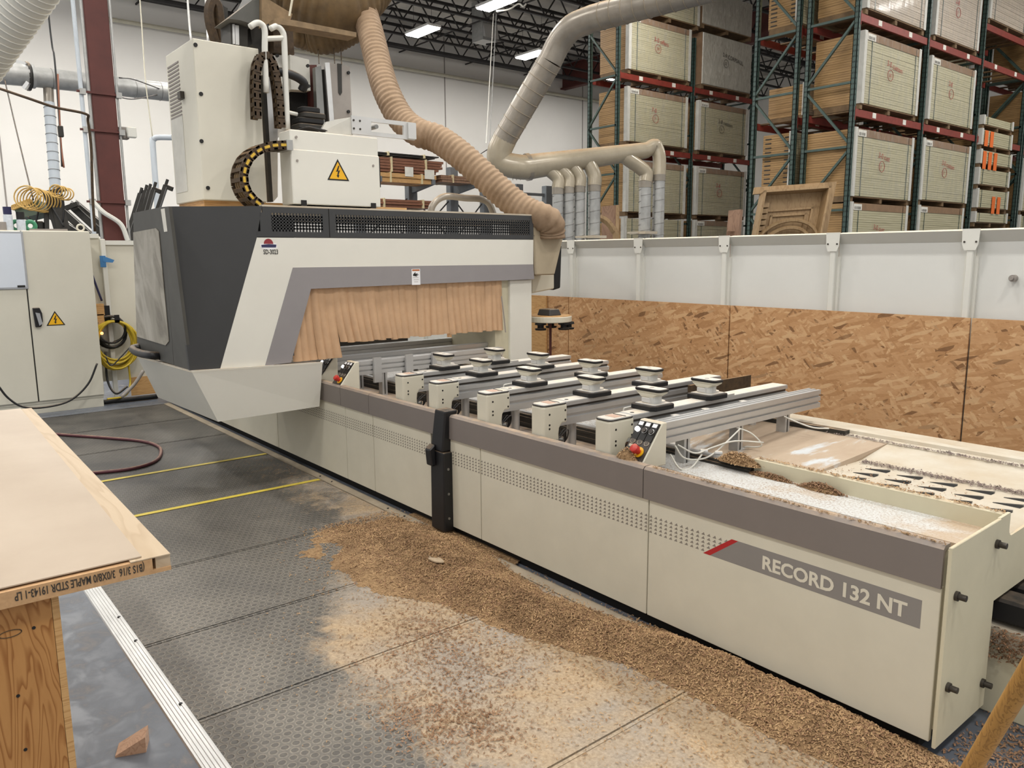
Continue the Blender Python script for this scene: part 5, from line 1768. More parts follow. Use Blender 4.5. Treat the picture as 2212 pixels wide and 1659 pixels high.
# upper hood, black cowl and rear cable guide
hp_([(493, 40), (545, 0), (560, -30), (566, -20), (566, 45), (545, 52), (520, 44)], -5.85, .3, 'upper_hood', 'charcoal_door')
hp_([(497, 48), (535, 50), (535, 100), (500, 100)], -5.95, .2, 'hood_neck', 'dark_steel')
hp_([(502, 52), (507, 52), (508, 95), (503, 95)], -5.94, .02, 'neck_rod', 'alu_bright')
hp_([(508, 54), (516, 55), (517, 97), (509, 96)], -5.94, .02, 'neck_rod', 'alu_bright')
pts = [P(452+9*math.cos(a), 25+28*math.sin(a)*1.0, x=-6.3) for a in [2*PI*k/20 for k in range(20)]]
pts = spline([P(466, 90, x=-6.3), P(455, 55, x=-6.3), P(452, 25, x=-6.3), P(459, 5, x=-6.3), P(470, 12, x=-6.3), P(475, 45, x=-6.3), P(478, 90, x=-6.3)], 4)
MB().tube(pts, .04, 6).build('rear_cable_guide', 'chain', sp_)
hp_([(475, 8), (492, 18), (493, 92), (477, 90)], -6.35, .1, 'rear_shade', 'dark_steel')
hp_([(566, -10), (632, 30), (625, 50), (597, 42), (566, 58)], -5.8, .06, 'hood_gusset', 'brown_dust')
hp_([(597, 38), (632, 43), (770, 70), (770, 80), (632, 56), (600, 52)], -5.6, .14, 'hood_beam', 'brown_dust')
hp_([(540, 60), (566, 55), (590, 62), (590, 118), (566, 112), (545, 95)], -6.0, .2, 'bellows', 'dark_steel')
hp_([(590, 60), (632, 56), (636, 118), (592, 112)], -5.9, .2, 'rust_bracket', 'chain')
MB().tube([P(632, -5, x=-5.7), P(625, 35, x=-5.7)], .008, 5).build('tie_wire', 'pipe_cream', sp_)


# ---------------------------------------------------------------- hoses
def ribbed(name, label, pts, r, pitch, mat, amp=.012, n=22):
    path = resample(pts, pitch/4)
    rr = [(r[0]+(r[1]-r[0])*i/len(path) if isinstance(r, tuple) else r)+amp*(.5+.5*math.cos(2*PI*i/4)) for i in range(len(path))]
    o = MB().tube(path, rr, n).build(name, mat, smooth=True)
    return tag(o, label, 'hose')


hose = [P(786, 20, d=8.0), P(803, 80, d=7.8), P(820, 150, d=7.6), P(838, 205, d=7.45), P(868, 258, d=7.35), P(905, 287, d=7.25), P(945, 300, d=7.2), P(995, 335, d=7.1), P(1045, 380, d=7.05), P(1100, 430, d=7.0), P(1140, 458, d=6.95), P(1172, 470, d=6.92), P(1188, 482, d=6.95), P(1190, 500, d=7.0), P(1190, 515, d=7.02)]
ribbed('suction_hose', 'dusty tan corrugated suction hose drooping from ceiling to gantry end', spline(hose, 8), .120, .052, 'hose_tan')
q = P(1200, 492, d=7.0)
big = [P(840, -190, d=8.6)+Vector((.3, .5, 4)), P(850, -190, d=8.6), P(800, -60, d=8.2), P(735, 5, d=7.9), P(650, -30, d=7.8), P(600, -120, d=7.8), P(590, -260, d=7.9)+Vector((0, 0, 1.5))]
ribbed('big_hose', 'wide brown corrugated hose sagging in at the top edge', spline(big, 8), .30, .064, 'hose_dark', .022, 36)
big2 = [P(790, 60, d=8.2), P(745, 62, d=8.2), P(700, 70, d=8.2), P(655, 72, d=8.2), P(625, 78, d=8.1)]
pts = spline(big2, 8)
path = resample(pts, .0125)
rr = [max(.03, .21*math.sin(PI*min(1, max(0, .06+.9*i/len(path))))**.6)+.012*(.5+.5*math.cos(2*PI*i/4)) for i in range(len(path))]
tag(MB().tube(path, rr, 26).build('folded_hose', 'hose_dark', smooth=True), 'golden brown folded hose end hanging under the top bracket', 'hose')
for k, (a, c) in enumerate(((688, 137), (722, 137), (737, 140))):
    pp = [P(a-1, 95, d=8.3), P(a+1, c, d=7.8)]
    tag(MB().cyl(pp[0], pp[1], .006, 5).build('hanger_wire', 'dark_steel'), ('left', 'middle', 'right')[k]+' thin wire hanging under the folded hose', 'wire')
# handrail hoop on the gantry top
q = [P(a, b2, x=-5.9) for a, b2 in ((930, 462), (934, 445), (948, 430), (968, 424), (1005, 428), (1038, 430), (1056, 440), (1066, 462))]
tag(MB().tube(spline(q, 6), .03, 10).build('guard_hoop', 'galv_dusty', smooth='auto'), 'bent grey tube guard hoop standing on the gantry top', 'guard rail')

# ================================================================ left side: fence, cabinet, clutter
LX = -10.05
t_ = thing('side_fence', 'cream metal fence panels closing the far end beside the cabinet', 'fence', (LX, 3, 0))
ysl = [1.15, 2.13, 3.0, 3.88, 4.8, FY]
for k, (a, b2) in enumerate(zip(ysl, ysl[1:])):
    zt = 1.93 if k == 0 else 1.855
    MB().box(LX-.02, LX-.01, a+.02, b2-.02, .22, zt-.02).build('panel', 'cabinet_paint', t_)
    MB().box(LX-.04, LX+.01, a+.03, b2-.03, zt-.05, zt).build('top_rail', 'fence_white', t_)
for y in ysl[1:-1]:
    MB().box(LX-.01, LX+.05, y-.025, y+.025, .02, 1.87).build('post', 'fence_white', t_, bevel=.005)
MB().box(LX, LX+.02, 2.3, FY-.2, .02, .24).build('kick_board', 'lumber_tan', t_)
p = P(222, 562, x=LX+.05)
t2 = thing('tape_flag', 'blue tape flag wrapped on the fence post', 'tape', p)
MB().box(LX+.05, LX+.056, p.y-.03, p.y+.03, p.z-.08, p.z+.05).build('wrap', 'blue_tape', t2)
MB().hexa([(LX+.056, p.y, p.z+.05), (LX+.06, p.y+.12, p.z+.0), (LX+.06, p.y+.10, p.z-.03), (LX+.056, p.y, p.z-.02)], [(LX+.058, p.y, p.z+.05), (LX+.062, p.y+.12, p.z+.0), (LX+.062, p.y+.10, p.z-.03), (LX+.058, p.y, p.z-.02)]).build('loose_end', 'blue_tape', t2)
for k, (py, l_) in enumerate(((668, 'upper tan wooden block between cabinet and fence post'), (690, 'lower tan wooden block between cabinet and fence post'))):
    p = P(212, py, x=LX+.1)
    tag(MB().box(LX+.02, LX+.12, p.y-.1, p.y+.06, p.z-.07, p.z+.06).build('wood_block', 'lumber_tan'), l_, 'wood block')
# electrical cabinet
CX_ = -9.62
t_ = cab = thing('electrical_cabinet', 'tall cream electrical cabinet with black handle and hazard triangle', 'cabinet', (CX_, 1.2, 0))
cyr = 1.925
MB().box(CX_-.42, CX_-.022, .45, cyr, .10, 1.945).build('body', 'cabinet_paint', cab, bevel=.006)
MB().box(CX_-.40, CX_-.03, .46, cyr-.01, .0, .10).build('plinth', 'cabinet_paint', cab)
ysm = 1.283
d1 = MB().box(CX_-.02, CX_, ysm+.006, cyr, .135, 1.94).build('door', 'cabinet_paint', cab, bevel=.005)
d2 = MB().box(CX_-.02, CX_, .46, ysm-.006, .135, 1.94).build('door', 'cabinet_paint', cab, bevel=.005)
MB().box(CX_-.021, CX_-.012, ysm-.006, ysm+.006, .135, 1.94).build('door_gap', 'print_black', cab)
hl_, hr_ = P(70, 665, x=CX_+.02), P(94, 706, x=CX_+.02)
hd = MB().prism([(hl_.y, hl_.z), (hr_.y-.02, hl_.z), (hr_.y, hl_.z-.06), (hr_.y, hr_.z+.06), (hr_.y-.02, hr_.z), (hl_.y+.01, hr_.z)], 'x', CX_, CX_+.03).build('handle', 'black_plastic', d1, bevel=.006)
MB().hexa([(CX_+.031, hl_.y+.02, hl_.z-.05), (CX_+.031, hl_.y+.06, hl_.z-.06), (CX_+.031, hl_.y+.075, hl_.z-.17), (CX_+.031, hl_.y+.045, hl_.z-.19)], [(CX_+.045, hl_.y+.02, hl_.z-.05), (CX_+.045, hl_.y+.06, hl_.z-.06), (CX_+.045, hl_.y+.075, hl_.z-.17), (CX_+.045, hl_.y+.045, hl_.z-.19)]).build('lever', 'whiteboard_frame', d1)
c = P(121, 703, x=CX_)
tri(d1, c, .18, 0, lambda c, u, v, e: (CX_+.0005+e, c.y+u, c.z+v))
q = P(172, 492, x=CX_-.2)
MB().tube([Vector((CX_-.15, q.y+math.cos(a)*.035, 1.985+math.sin(a)*.035)) for a in [2*PI*k/14 for k in range(14)]], .010, 6, closed=True).build('lifting_eye', 'cabinet_paint', cab, smooth=True)
# whiteboard stuck on the left door
wy1 = P(55, 560, x=CX_).y
wz0, wz1 = P(30, 625, x=CX_).z, P(30, 500, x=CX_).z
t_ = thing('whiteboard', 'small framed whiteboard on the left cabinet door', 'whiteboard', (CX_, .9, wz0))
MB().box(CX_+.001, CX_+.012, .5, wy1, wz0, wz1).build('frame', 'whiteboard_frame', t_, bevel=.004)
MB().box(CX_+.012, CX_+.0135, .52, wy1-.02, wz0+.02, wz1-.02).build('writing_surface', 'whiteboard', t_)
MB().box(CX_+.0135, CX_+.018, wy1-.10, wy1-.03, wz0+.02, wz0+.04).build('corner_mark', 'print_black', t_)
# things on the cabinet top
ZC = 1.945
for px, pt, r_, l_, cm, capm in ((20, 447, .042, 'tall spray can with dark blue cap on the cabinet', 'can_white', 'can_blue'), (47, 458, .042, 'shorter spray can with black cap on the cabinet', 'can_white', 'print_black')):
    p = P(px, 497, x=CX_-.12)
    zt = P(px, pt, x=CX_-.12).z
    t_ = thing('spray_can', l_, 'spray can', (p.x, p.y, ZC), 'spray cans on the cabinet')
    MB().tube([(p.x, p.y, ZC), (p.x, p.y, zt-.09), (p.x, p.y, zt-.075)], [r_, r_, r_*.75], 16).build('can_body', cm, t_, smooth='auto')
    MB().cyl((p.x, p.y, zt-.075), (p.x, p.y, zt), r_*.92, 16).build('cap', capm, t_, smooth='auto')
p = P(5, 497, x=CX_-.12)
tag(MB().cyl((p.x, p.y, ZC), (p.x, p.y, ZC+.085), .05, 18).build('tape_roll', 'tape_grey', smooth='auto'), 'grey tape roll at the left edge on the cabinet', 'tape roll')
for px, l_ in ((36, 'green tape roll between the two spray cans'), (66, 'green tape roll right of the spray cans')):
    p = P(px, 492, x=CX_-.16)
    pts = [(p.x+math.cos(a)*.0, p.y+math.cos(a)*.045, ZC+.052+math.sin(a)*.045) for a in [2*PI*k/18 for k in range(18)]]
    o = MB().tube(pts, .022, 8, closed=True).build('green_roll', 'green_tape', smooth=True)
    o.scale = (1, 1, 1)
    tag(o, l_, 'tape roll', 'green tape rolls')
p = P(110, 497, x=CX_-.12)
tag(MB().bar((p.x, p.y-.2, ZC+.01), (p.x+.05, p.y+.15, ZC+.012), .03, .02).build('scraper', 'tape_grey'), 'long flat scraper lying on the cabinet top', 'tool')
# stand with yellow air hose coils behind the cabinet
d_ = 12.2
bb = P(140, 500, d=d_)
t_ = thing('hose_stand', 'dark steel stand with green tray holding coiled hoses behind the cabinet', 'stand', (bb.x, bb.y, 0))
MB().bar(P(112, 420, d=d_), P(136, 502, d=d_), .22, .08).build('mast', 'dark_steel', t_)
MB().bar(P(95, 418, d=d_), P(142, 408, d=d_), .06, .06).build('cross_arm', 'dark_steel', t_)
a = [P(28, 450, d=d_), P(82, 432, d=d_), P(92, 460, d=d_), P(60, 468, d=d_), P(42, 470, d=d_)]
MB().hexa(a, [q+FW*.25 for q in a]).build('tray', 'machine_green', t_)
for k in range(10):
    f = k/9
    c = P(29+34*f, 448-13*f, d=d_-.05)
    MB().tube([c+RT*.03*math.cos(q)+UP*.035*math.sin(q) for q in [2*PI*i/8 for i in range(8)]], .014, 5, closed=True).build('spring_coil', 'coil_yellow', t_)
MB().bar(P(100, 455, d=d_), P(101, 500, d=d_), .09, .06).build('leg', 'dark_steel', t_)
MB().rbox(P(86, 488, d=d_).x, P(86, 488, d=d_).y, P(86, 496, d=d_).z, P(86, 478, d=d_).z, .12, .12, .04).build('regulator', 'dark_steel', t_, bevel=.02)
for k, pts in enumerate((((84, 452), (78, 480), (82, 492)), ((100, 425), (120, 460), (138, 490)), ((132, 412), (138, 445), (136, 480)), ((60, 468), (72, 482), (80, 488)))):
    MB().tube(spline([P(a, b2, d=d_-.1) for a, b2 in pts], 5), .014, 5).build('air_line', 'hose_black', t_, smooth=True)
MB().box(*[f for q in ((bb.x-.2, bb.x+.2), (bb.y-.2, bb.y+.2), (0, 1.7)) for f in q]).build('base', 'dark_steel', t_)
for c, R_, n_, l_ in (((85, 434), .18, 9, 'large yellow coiled air hose hung on the stand'), ((136, 418), .10, 5, 'small yellow hose coil at the right end of the stand arm')):
    cc = P(*c, d=d_-.15)
    t2 = thing('coiled_hose', l_, 'hose', cc, 'yellow hose coils')
    for k in range(n_):
        o_ = FW*(.05*(k-n_/2))+RT*(.015*(k-n_/2))+UP*random.uniform(-.015, .015)
        MB().tube([cc+o_+RT*R_*math.cos(q)+UP*R_*.92*math.sin(q) for q in [2*PI*i/22 for i in range(22)]], .0105, 6, closed=True).build('loop', 'coil_yellow', t2, smooth=True)
# leaning steel channels
d_ = 13.0
for k, (a, b2) in enumerate((((90, 455), (190, 520)), ((125, 448), (205, 520)), ((150, 442), (222, 508)), ((160, 440), (240, 506)))):
    t2 = thing('steel_channel', ('steel channel leaning left behind the cabinet, leftmost', 'steel channel leaning left behind the cabinet, second from left', 'steel channel leaning left with short crossbar', 'steel channel leaning left nearest the red column')[k], 'channel', P(*b2, d=d_), 'leaning steel channels')
    p0, p1 = P(*a, d=d_+.03*k), P(*b2, d=d_+.03*k)
    dd_ = (p1-p0).normalized()
    MB().bar(p0, p1+dd_*.6, .10, .02, FW).build('web', 'dark_steel', t2)
    MB().bar(p0+UP*.055+RT*.04, p1+dd_*.6+UP*.055+RT*.04, .012, .05, FW).build('flange', 'steel', t2)
    if k == 2:
        MB().bar(P(142, 450, d=d_-.05), P(169, 440, d=d_-.05), .07, .07).build('crossbar', 'dark_steel', t2)
for k, (a, b2) in enumerate((((303, 418), (272, 520)), ((314, 412), (284, 520)), ((322, 410), (292, 520)), ((333, 406), (300, 520)), ((358, 400), (318, 520)))):
    t2 = thing('steel_post', 'dark steel post leaning against the wall right of the red column, %s' % ('first', 'second', 'third', 'fourth', 'fifth and tallest')[k], 'post', P(*b2, d=d_), 'leaning steel posts')
    p0, p1 = P(*a, d=d_), P(*b2, d=d_)
    e = (p1-p0).normalized()
    MB().bar(p0, p1+e*.8, .06, .05, FW).build('shaft', 'dark_steel', t2)
    MB().bar(p0+RT*.035, p1+e*.8+RT*.035, .008, .05, FW).build('bright_edge', 'steel', t2)
    MB().bar(p0-e*.1, p0, .035, .035, FW).build('top_pin', 'dark_steel', t2)
    if k > 2:
        MB().bar(p0+e*.02, p0+e*.02+RT*.12-UP*.05, .05, .07).build('hook', 'dark_steel', t2)
# hose coils on the fence post
yh = P(245, 745, x=LX+.12)
for nm, l_, mt, R_, rz, n_, cpx in (('hose_coil', 'yellow air hose coiled on a hook at the fence post', 'hose_yellow', .245, .29, 14, (249, 747)), ('hose_coil', 'black air hose coil hung behind the yellow one', 'hose_black', .17, .19, 7, (241, 718))):
    c = P(*cpx, x=LX+(.14 if mt == 'hose_yellow' else .09))
    t2 = thing(nm, l_, 'hose', c, 'hose coils at the fence post')
    for k in range(n_):
        a, s_ = R_*random.uniform(.78, 1.04), rz*random.uniform(.76, 1.0)
        o_ = Vector((random.uniform(-.035, .035), random.uniform(-.015, .015), (rz-s_)*.9))
        MB().tube([c+o_+Vector((.02*math.sin(q*2+k), a*math.cos(q), s_*math.sin(q))) for q in [2*PI*i/26 for i in range(26)]], .0115, 6, closed=True).build('loop', mt, t2, smooth=True)
    if mt == 'hose_yellow':
        MB().tube(spline([P(278, 790, x=LX+.12), P(281, 830, x=LX+.15), P(270, 855, x=LX+.3), P(232, 862, x=LX+.4)], 6), .011, 6).build('loose_end', mt, t2, smooth=True)
    else:
        MB().tube(spline([P(228, 760, x=LX+.1), P(232, 820, x=LX+.12), P(250, 850, x=LX+.25), P(275, 835, x=LX+.2)], 6), .013, 6).build('loose_end', mt, t2, smooth=True)
p = P(247, 690, x=LX+.06)
t2 = thing('hose_hook', 'black hook on the fence post carrying the hose coils', 'hook', p)
MB().box(LX+.0, LX+.2, p.y-.025, p.y+.025, p.z-.03, p.z).box(LX+.18, LX+.2, p.y-.025, p.y+.025, p.z-.03, p.z+.06).build('bracket', 'black_plastic', t2)
q = P(231, 675, x=LX+.05)
MB().box(LX+.05, LX+.06, q.y-.03, q.y+.03, q.z-.1, q.z+.08).build('plate', 'black_plastic', t2)
p = P(220, 720, x=LX+.2)
tag(MB().ball(p, .018, 8, 6).build('indicator_lamp', 'led_orange', smooth=True), 'tiny glowing orange lamp among the hose coils', 'lamp')
for pts, l_, mt, r_ in (([(-5, 832), (18, 860), (50, 879), (95, 880), (150, 866), (190, 830), (210, 785)], 'black cable looping along the foot of the cabinet', 'hose_black', .011),
                        ([(80, 884), (160, 876), (250, 866), (340, 856)], 'thick black cable duct lying along the floor by the cabinet', 'black_rubber', .028),
                        ([(192, 572), (205, 610), (220, 650)], 'thin blue cable slanting beside the cabinet edge', 'can_blue', .012),
                        ([(228, 770), (240, 790), (262, 770), (285, 745)], 'thin black cord crossing inside the hose coil', 'hose_black', .007),
                        ([(310, 800), (290, 830), (262, 858)], 'grey conduit slanting to the floor beside the gantry skirt', 'tape_grey', .02)):
    k_ = {'x': CX_+.15} if mt != 'black_rubber' else {'z': .03}
    if mt in ('can_blue',):
        k_ = {'x': LX+.03}
    tag(MB().tube(spline([P(a, b2, **k_) for a, b2 in pts], 6), r_, 7).build('floor_cable', mt, smooth=True), l_, 'cable')

# ================================================================ floor: mats, strips, tape
MXs = [-9.25, -8.25, -7.26, -6.268, -5.258, -4.235, -3.405, -2.70, -1.70, -.70, .3]
ml = ['farthest safety mat by the cabinet', 'second safety mat from the cabinet', 'safety mat ending at the far yellow tape', 'safety mat between the two yellow tapes', 'safety mat in front of the near yellow tape',
      'narrow safety mat beside the start of the sawdust heap', 'narrow safety mat with the dimples showing clearest', 'safety mat below the marked bed half buried in sawdust', 'dusty safety mat at the bottom of the picture', 'safety mat at the bottom right corner']
for k, (a, b2) in enumerate(zip(MXs, MXs[1:])):
    t_ = thing('safety_mat', ml[k], 'mat', (a, .74, 0), 'rubber safety mats before the machine')
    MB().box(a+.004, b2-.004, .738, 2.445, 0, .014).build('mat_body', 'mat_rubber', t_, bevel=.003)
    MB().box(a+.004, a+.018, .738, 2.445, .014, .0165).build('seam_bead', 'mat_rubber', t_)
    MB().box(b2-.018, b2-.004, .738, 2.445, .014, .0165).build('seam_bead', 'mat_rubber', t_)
for k, x in enumerate((-6.268, -5.258)):
    tag(MB().box(x-.022, x+.022, .76, 2.44, .0168, .0178).build('floor_tape', 'yellow'), ('far', 'near')[k]+' yellow tape stripe across the mats', 'tape', 'yellow tape stripes')
t_ = thing('ramp_strip', 'ribbed aluminium edge strip along the open side of the mats', 'edge strip', (-4, .7, 0))
MB().prism([(.668, 0), (.672, .006), (.735, .017), (.742, .017), (.742, 0)], 'x', -9.25, .5).build('base', 'strip_alu', t_)
for k in range(5):
    y = .682+.012*k
    z = .006+.011*(y-.672)/.063
    MB().box(-9.25, .5, y-.002, y+.002, z, z+.0025).build('rib', 'strip_alu', t_)
for px, py in ((247, 1335), (284, 1386), (381, 1523)):
    q = P(px, py, z=.018)
    MB().cyl((q.x, .728, .014), (q.x, .728, .0195), .007, 8).build('screw', 'print_black', t_)
t_ = thing('edge_rail', 'dusty metal edge rail between the mats and the bed', 'edge strip', (-5, 2.48, 0))
MB().prism([(2.448, 0), (2.448, .017), (2.50, .024), (2.512, .02), (2.512, 0)], 'x', -9.25, .3).build('rail', 'rail_dust', t_)
for px, py in ((694, 1028), (718, 1040), (842, 1097), (877, 1114)):
    q = P(px, py, z=.022)
    MB().cyl((q.x, 2.475, .018), (q.x, 2.475, .0245), .007, 8).build('screw', 'print_black', t_)
pts = [P(a, b2, z=.028) for a, b2 in ((60, 930), (125, 938), (220, 945), (300, 952), (338, 962), (348, 976), (335, 996), (285, 1012), (205, 1021), (150, 1022))]
tag(MB().tube(spline(pts, 8), .0135, 8).build('air_hose', 'hose_maroon', smooth=True), 'dark maroon air hose curving over the mats', 'hose')

# ================================================================ sawdust


def vnoise(x, y, s=0):
    def hsh(i, j):
        n = math.sin(i*127.1+j*311.7+s*74.7)*43758.5453
        return n-math.floor(n)
    i, j = math.floor(x), math.floor(y)
    fx, fy = x-i, y-j
    fx, fy = fx*fx*(3-2*fx), fy*fy*(3-2*fy)
    a = hsh(i, j)+(hsh(i+1, j)-hsh(i, j))*fx
    b = hsh(i, j+1)+(hsh(i+1, j+1)-hsh(i, j+1))*fx
    return a+(b-a)*fy


def fbm(x, y, s=0):
    return .5*vnoise(x, y, s)+.25*vnoise(2*x, 2*y, s+1)+.15*vnoise(4*x, 4*y, s+2)+.1*vnoise(9*x, 9*y, s+3)


def sstep(a, b, v):
    t = max(0, min(1, (v-a)/(b-a)))
    return t*t*(3-2*t)


def heap(x, y):
    """height of the drift along the bed foot"""
    env = sstep(-4.2, -3.7, x)*(1-sstep(-1.35, -.75, x)*.75)
    ctr = 2.21+.22*sstep(-2.7, -1.7, x)+.05*(fbm(x*2, 3.1, 7)-.5)
    wid = .125+.13*math.exp(-((x+3.55)/.42)**2)+.03*(fbm(x*4, 1.3, 8)-.5)
    r = math.exp(-((y-ctr)/wid)**2)
    edge = sstep(2.60, 2.50, y)
    hgt = (.060*r*edge*(.35+1.2*fbm(x*4.1, y*4.1))+.035*(fbm(x*14, y*14, 5)-.5)*r)*env
    flat = .007*sstep(-4.25, -4.0, x+.5*(fbm(x*2.6, y*2.6, 4)-.5))*sstep(-2.7, -3.3, x)*sstep(1.72, 1.92, y+.85*(fbm(x*3.1, y*3.1, 9)-.5))*(.1+1.6*fbm(x*5, y*5, 3))
    return hgt+flat-.0042


nx, ny = 300, 92
x0_, x1_, y0_, y1_ = -4.3, -.55, 1.45, 2.60
b = MB()
idx = {}
hv = [[heap(x0_+(x1_-x0_)*i/nx, y0_+(y1_-y0_)*j/ny) for j in range(ny+1)] for i in range(nx+1)]
for i in range(nx+1):
    for j in range(ny+1):
        idx[i, j] = len(b.v)
        b.v.append(Vector((x0_+(x1_-x0_)*i/nx, y0_+(y1_-y0_)*j/ny, .0155+max(-.002, hv[i][j]))))
for i in range(nx):
    for j in range(ny):
        if max(hv[i][j], hv[i+1][j], hv[i+1][j+1], hv[i][j+1]) > 0:
            b.f.append((idx[i, j], idx[i+1, j], idx[i+1, j+1], idx[i, j+1]))
used = sorted({k for f in b.f for k in f})
rm = {o: n for n, o in enumerate(used)}
b.v = [b.v[k] for k in used]
b.f = [tuple(rm[k] for k in f) for f in b.f]
o = tag(b.build('sawdust_heap', 'sawdust', smooth=True, kind='stuff'), 'drift of brown sawdust along the foot of the bed', 'sawdust')


def flakes(n, gen, name, mat, label=None, parent=None, s=(.006, .018)):
    b = MB()
    for _ in range(n):
        q = gen()
        if q is None:
            continue
        x, y, z = q
        L = random.uniform(*s)
        W = L*random.uniform(.18, .4)
        a = random.uniform(0, 2*PI)
        c, sn = math.cos(a), math.sin(a)
        t = random.uniform(-.5, .5)
        curl = L*random.uniform(.1, .4)
        lift = random.uniform(.0, .4)*W
        vs = []
        for u, h in ((-.5, 0), (0, curl), (.5, 0.1*curl)):
            for v in (-.5, .5):
                vs.append((x+c*u*L-sn*v*W, y+sn*u*L+c*v*W, z+.001+h+lift*(v+.5)+t*u*L*.5+abs(t)*L*.25))
        b.add(vs, [(0, 2, 3, 1), (2, 4, 5, 3)])
    o = b.build(name, mat, parent, kind='stuff')
    if label:
        tag(o, label, 'shavings')
    return o


def g_heap():
    x = random.uniform(-4.3, -.6)
    y = random.gauss(2.22+.2*sstep(-2.7, -1.7, x), .13+.1*math.exp(-((x+3.55)/.42)**2)+(.16 if random.random() < .22 else 0))
    if y > 2.545 or y < 1.5:
        return None
    h = heap(x, y)
    if h < 0 and random.random() > .5:
        return None
    return x, y, .0155+max(0, h)


def g_wide():
    x = random.uniform(-3.6, -.4)
    y = 2.4-abs(random.gauss(0, .55))
    if y < .8 or random.random() > sstep(-3.9, -2.6, x):
        return None
    return x, y, .0155+max(0, heap(x, y))


def g_patch():
    c = random.choice(((-2.55, 1.55, .22), (-2.35, 1.75, .2), (-2.2, 1.35, .13), (-2.75, 1.75, .16), (-2.05, 1.5, .12), (-3.0, 2.05, .2)))
    x, y = random.gauss(c[0], c[2]), random.gauss(c[1], c[2]*.6)
    return x, y, .0155+max(0, heap(x, y))


def g_far():
    x = random.uniform(-6.2, -3.8)
    y = 2.44-abs(random.gauss(0, .22))
    return x, y, .0155


flakes(30000, g_heap, 'heap_shavings', 'shaving', 'loose curled shavings covering the sawdust drift', s=(.006, .017))
flakes(11000, g_heap, 'heap_shavings', 'shaving_dark', 'darker shavings mixed over the sawdust drift', s=(.006, .018))
flakes(9000, g_wide, 'floor_shavings', 'shaving', 'pale wood chips strewn thinly over the mats', s=(.004, .012))
flakes(5000, g_patch, 'floor_shavings', 'shaving_dark', 'reddish shavings gathered in the middle of the dusty mat', s=(.005, .015))
flakes(1500, g_far, 'floor_shavings', 'shaving', 'sparse chips along the rail toward the gantry', s=(.004, .01))


def g_end():
    x, y = random.gauss(-.75, .12), random.uniform(2.45, 3.3)
    if x < -.93 and y < 2.95:
        return None
    return x, y, .016 if y < 2.445 else .002


flakes(2500, g_end, 'corner_shavings', 'shaving_dark', 'shavings at the floor below the bed end plate', s=(.007, .02))
q = P(940, 1226, z=.03)
n_ = 14
o = MB().prism([(q.x+.05*math.cos(a)*(1+.15*math.sin(3*a))*1.3, q.y+.028*math.sin(a)) for a in [2*PI*k/n_ for k in range(n_)]], 'z', max(.0155, .0155+heap(q.x, q.y))+.004, .0155+max(0, heap(q.x, q.y))+.010).build('wood_offcut', 'maple')
o.rotation_euler = (0, 0, 0)
tag(o, 'pale oval wood offcut lying on the sawdust drift', 'wood offcut')
# shavings and piles lying in the bed


def mound(name, label, c, sx, sy, h, n, mat, ang=0, fl=(.006, .016)):
    cx, cy, cz = c
    t = thing(name, label, 'shavings', (cx, cy, cz), 'shaving piles on the bed')
    b = MB()
    rings, seg = 5, 16
    b.v.append(Vector((cx, cy, cz+h)))
    for i in range(1, rings+1):
        f = i/rings
        for k in range(seg):
            a = 2*PI*k/seg
            rr = f*(.85+.3*vnoise(k*1.7, i*.9, cx*10))
            x, y = sx*rr*math.cos(a), sy*rr*math.sin(a)
            b.v.append(Vector((cx+x*math.cos(ang)-y*math.sin(ang), cy+x*math.sin(ang)+y*math.cos(ang), cz+h*(1-f*f)*(.75+.5*vnoise(k*2.3, i*2.1, cy)))))
    b.f += [(0, 1+k, 1+(k+1) % seg) for k in range(seg)]
    for i in range(rings-1):
        for k in range(seg):
            a = 1+i*seg
            b.f.append((a+k, a+seg+k, a+seg+(k+1) % seg, a+(k+1) % seg))
    b.build('core', 'sawdust', t, smooth=True)

    def g():
        a, f = random.uniform(0, 2*PI), math.sqrt(random.random())*random.uniform(.9, 1.18)
        x, y = sx*f*math.cos(a), sy*f*math.sin(a)
        return cx+x*math.cos(ang)-y*math.sin(ang), cy+x*math.sin(ang)+y*math.cos(ang), cz+h*max(0, 1-f*f)*random.uniform(.9, 1.25)
    flakes(n, g, 'flakes', mat, None, t, fl)


mound('shaving_pile', 'tan shaving clump caught at the end of the dark rail', (-2.03, 3.0, .705), .11, .045, .04, 700, 'shaving')
mound('shaving_pile', 'brown shaving pile leaning on the parting wall, largest', (-1.62, 2.985, .672), .10, .026, .026, 520, 'shaving_dark')
mound('shaving_pile', 'small brown shaving pile left along the parting wall', (-1.86, 2.99, .672), .11, .018, .018, 360, 'shaving_dark')
mound('shaving_pile', 'sawdust pile heaped under the red stop button', (-2.335, 2.575, .735), .055, .03, .045, 180, 'shaving')


def strip(n, x0, x1, y, z, sp, name, mat, label, fl=(.006, .015)):
    flakes(n, lambda: (random.uniform(x0, x1), random.gauss(y, sp), z), name, mat, label, None, fl)


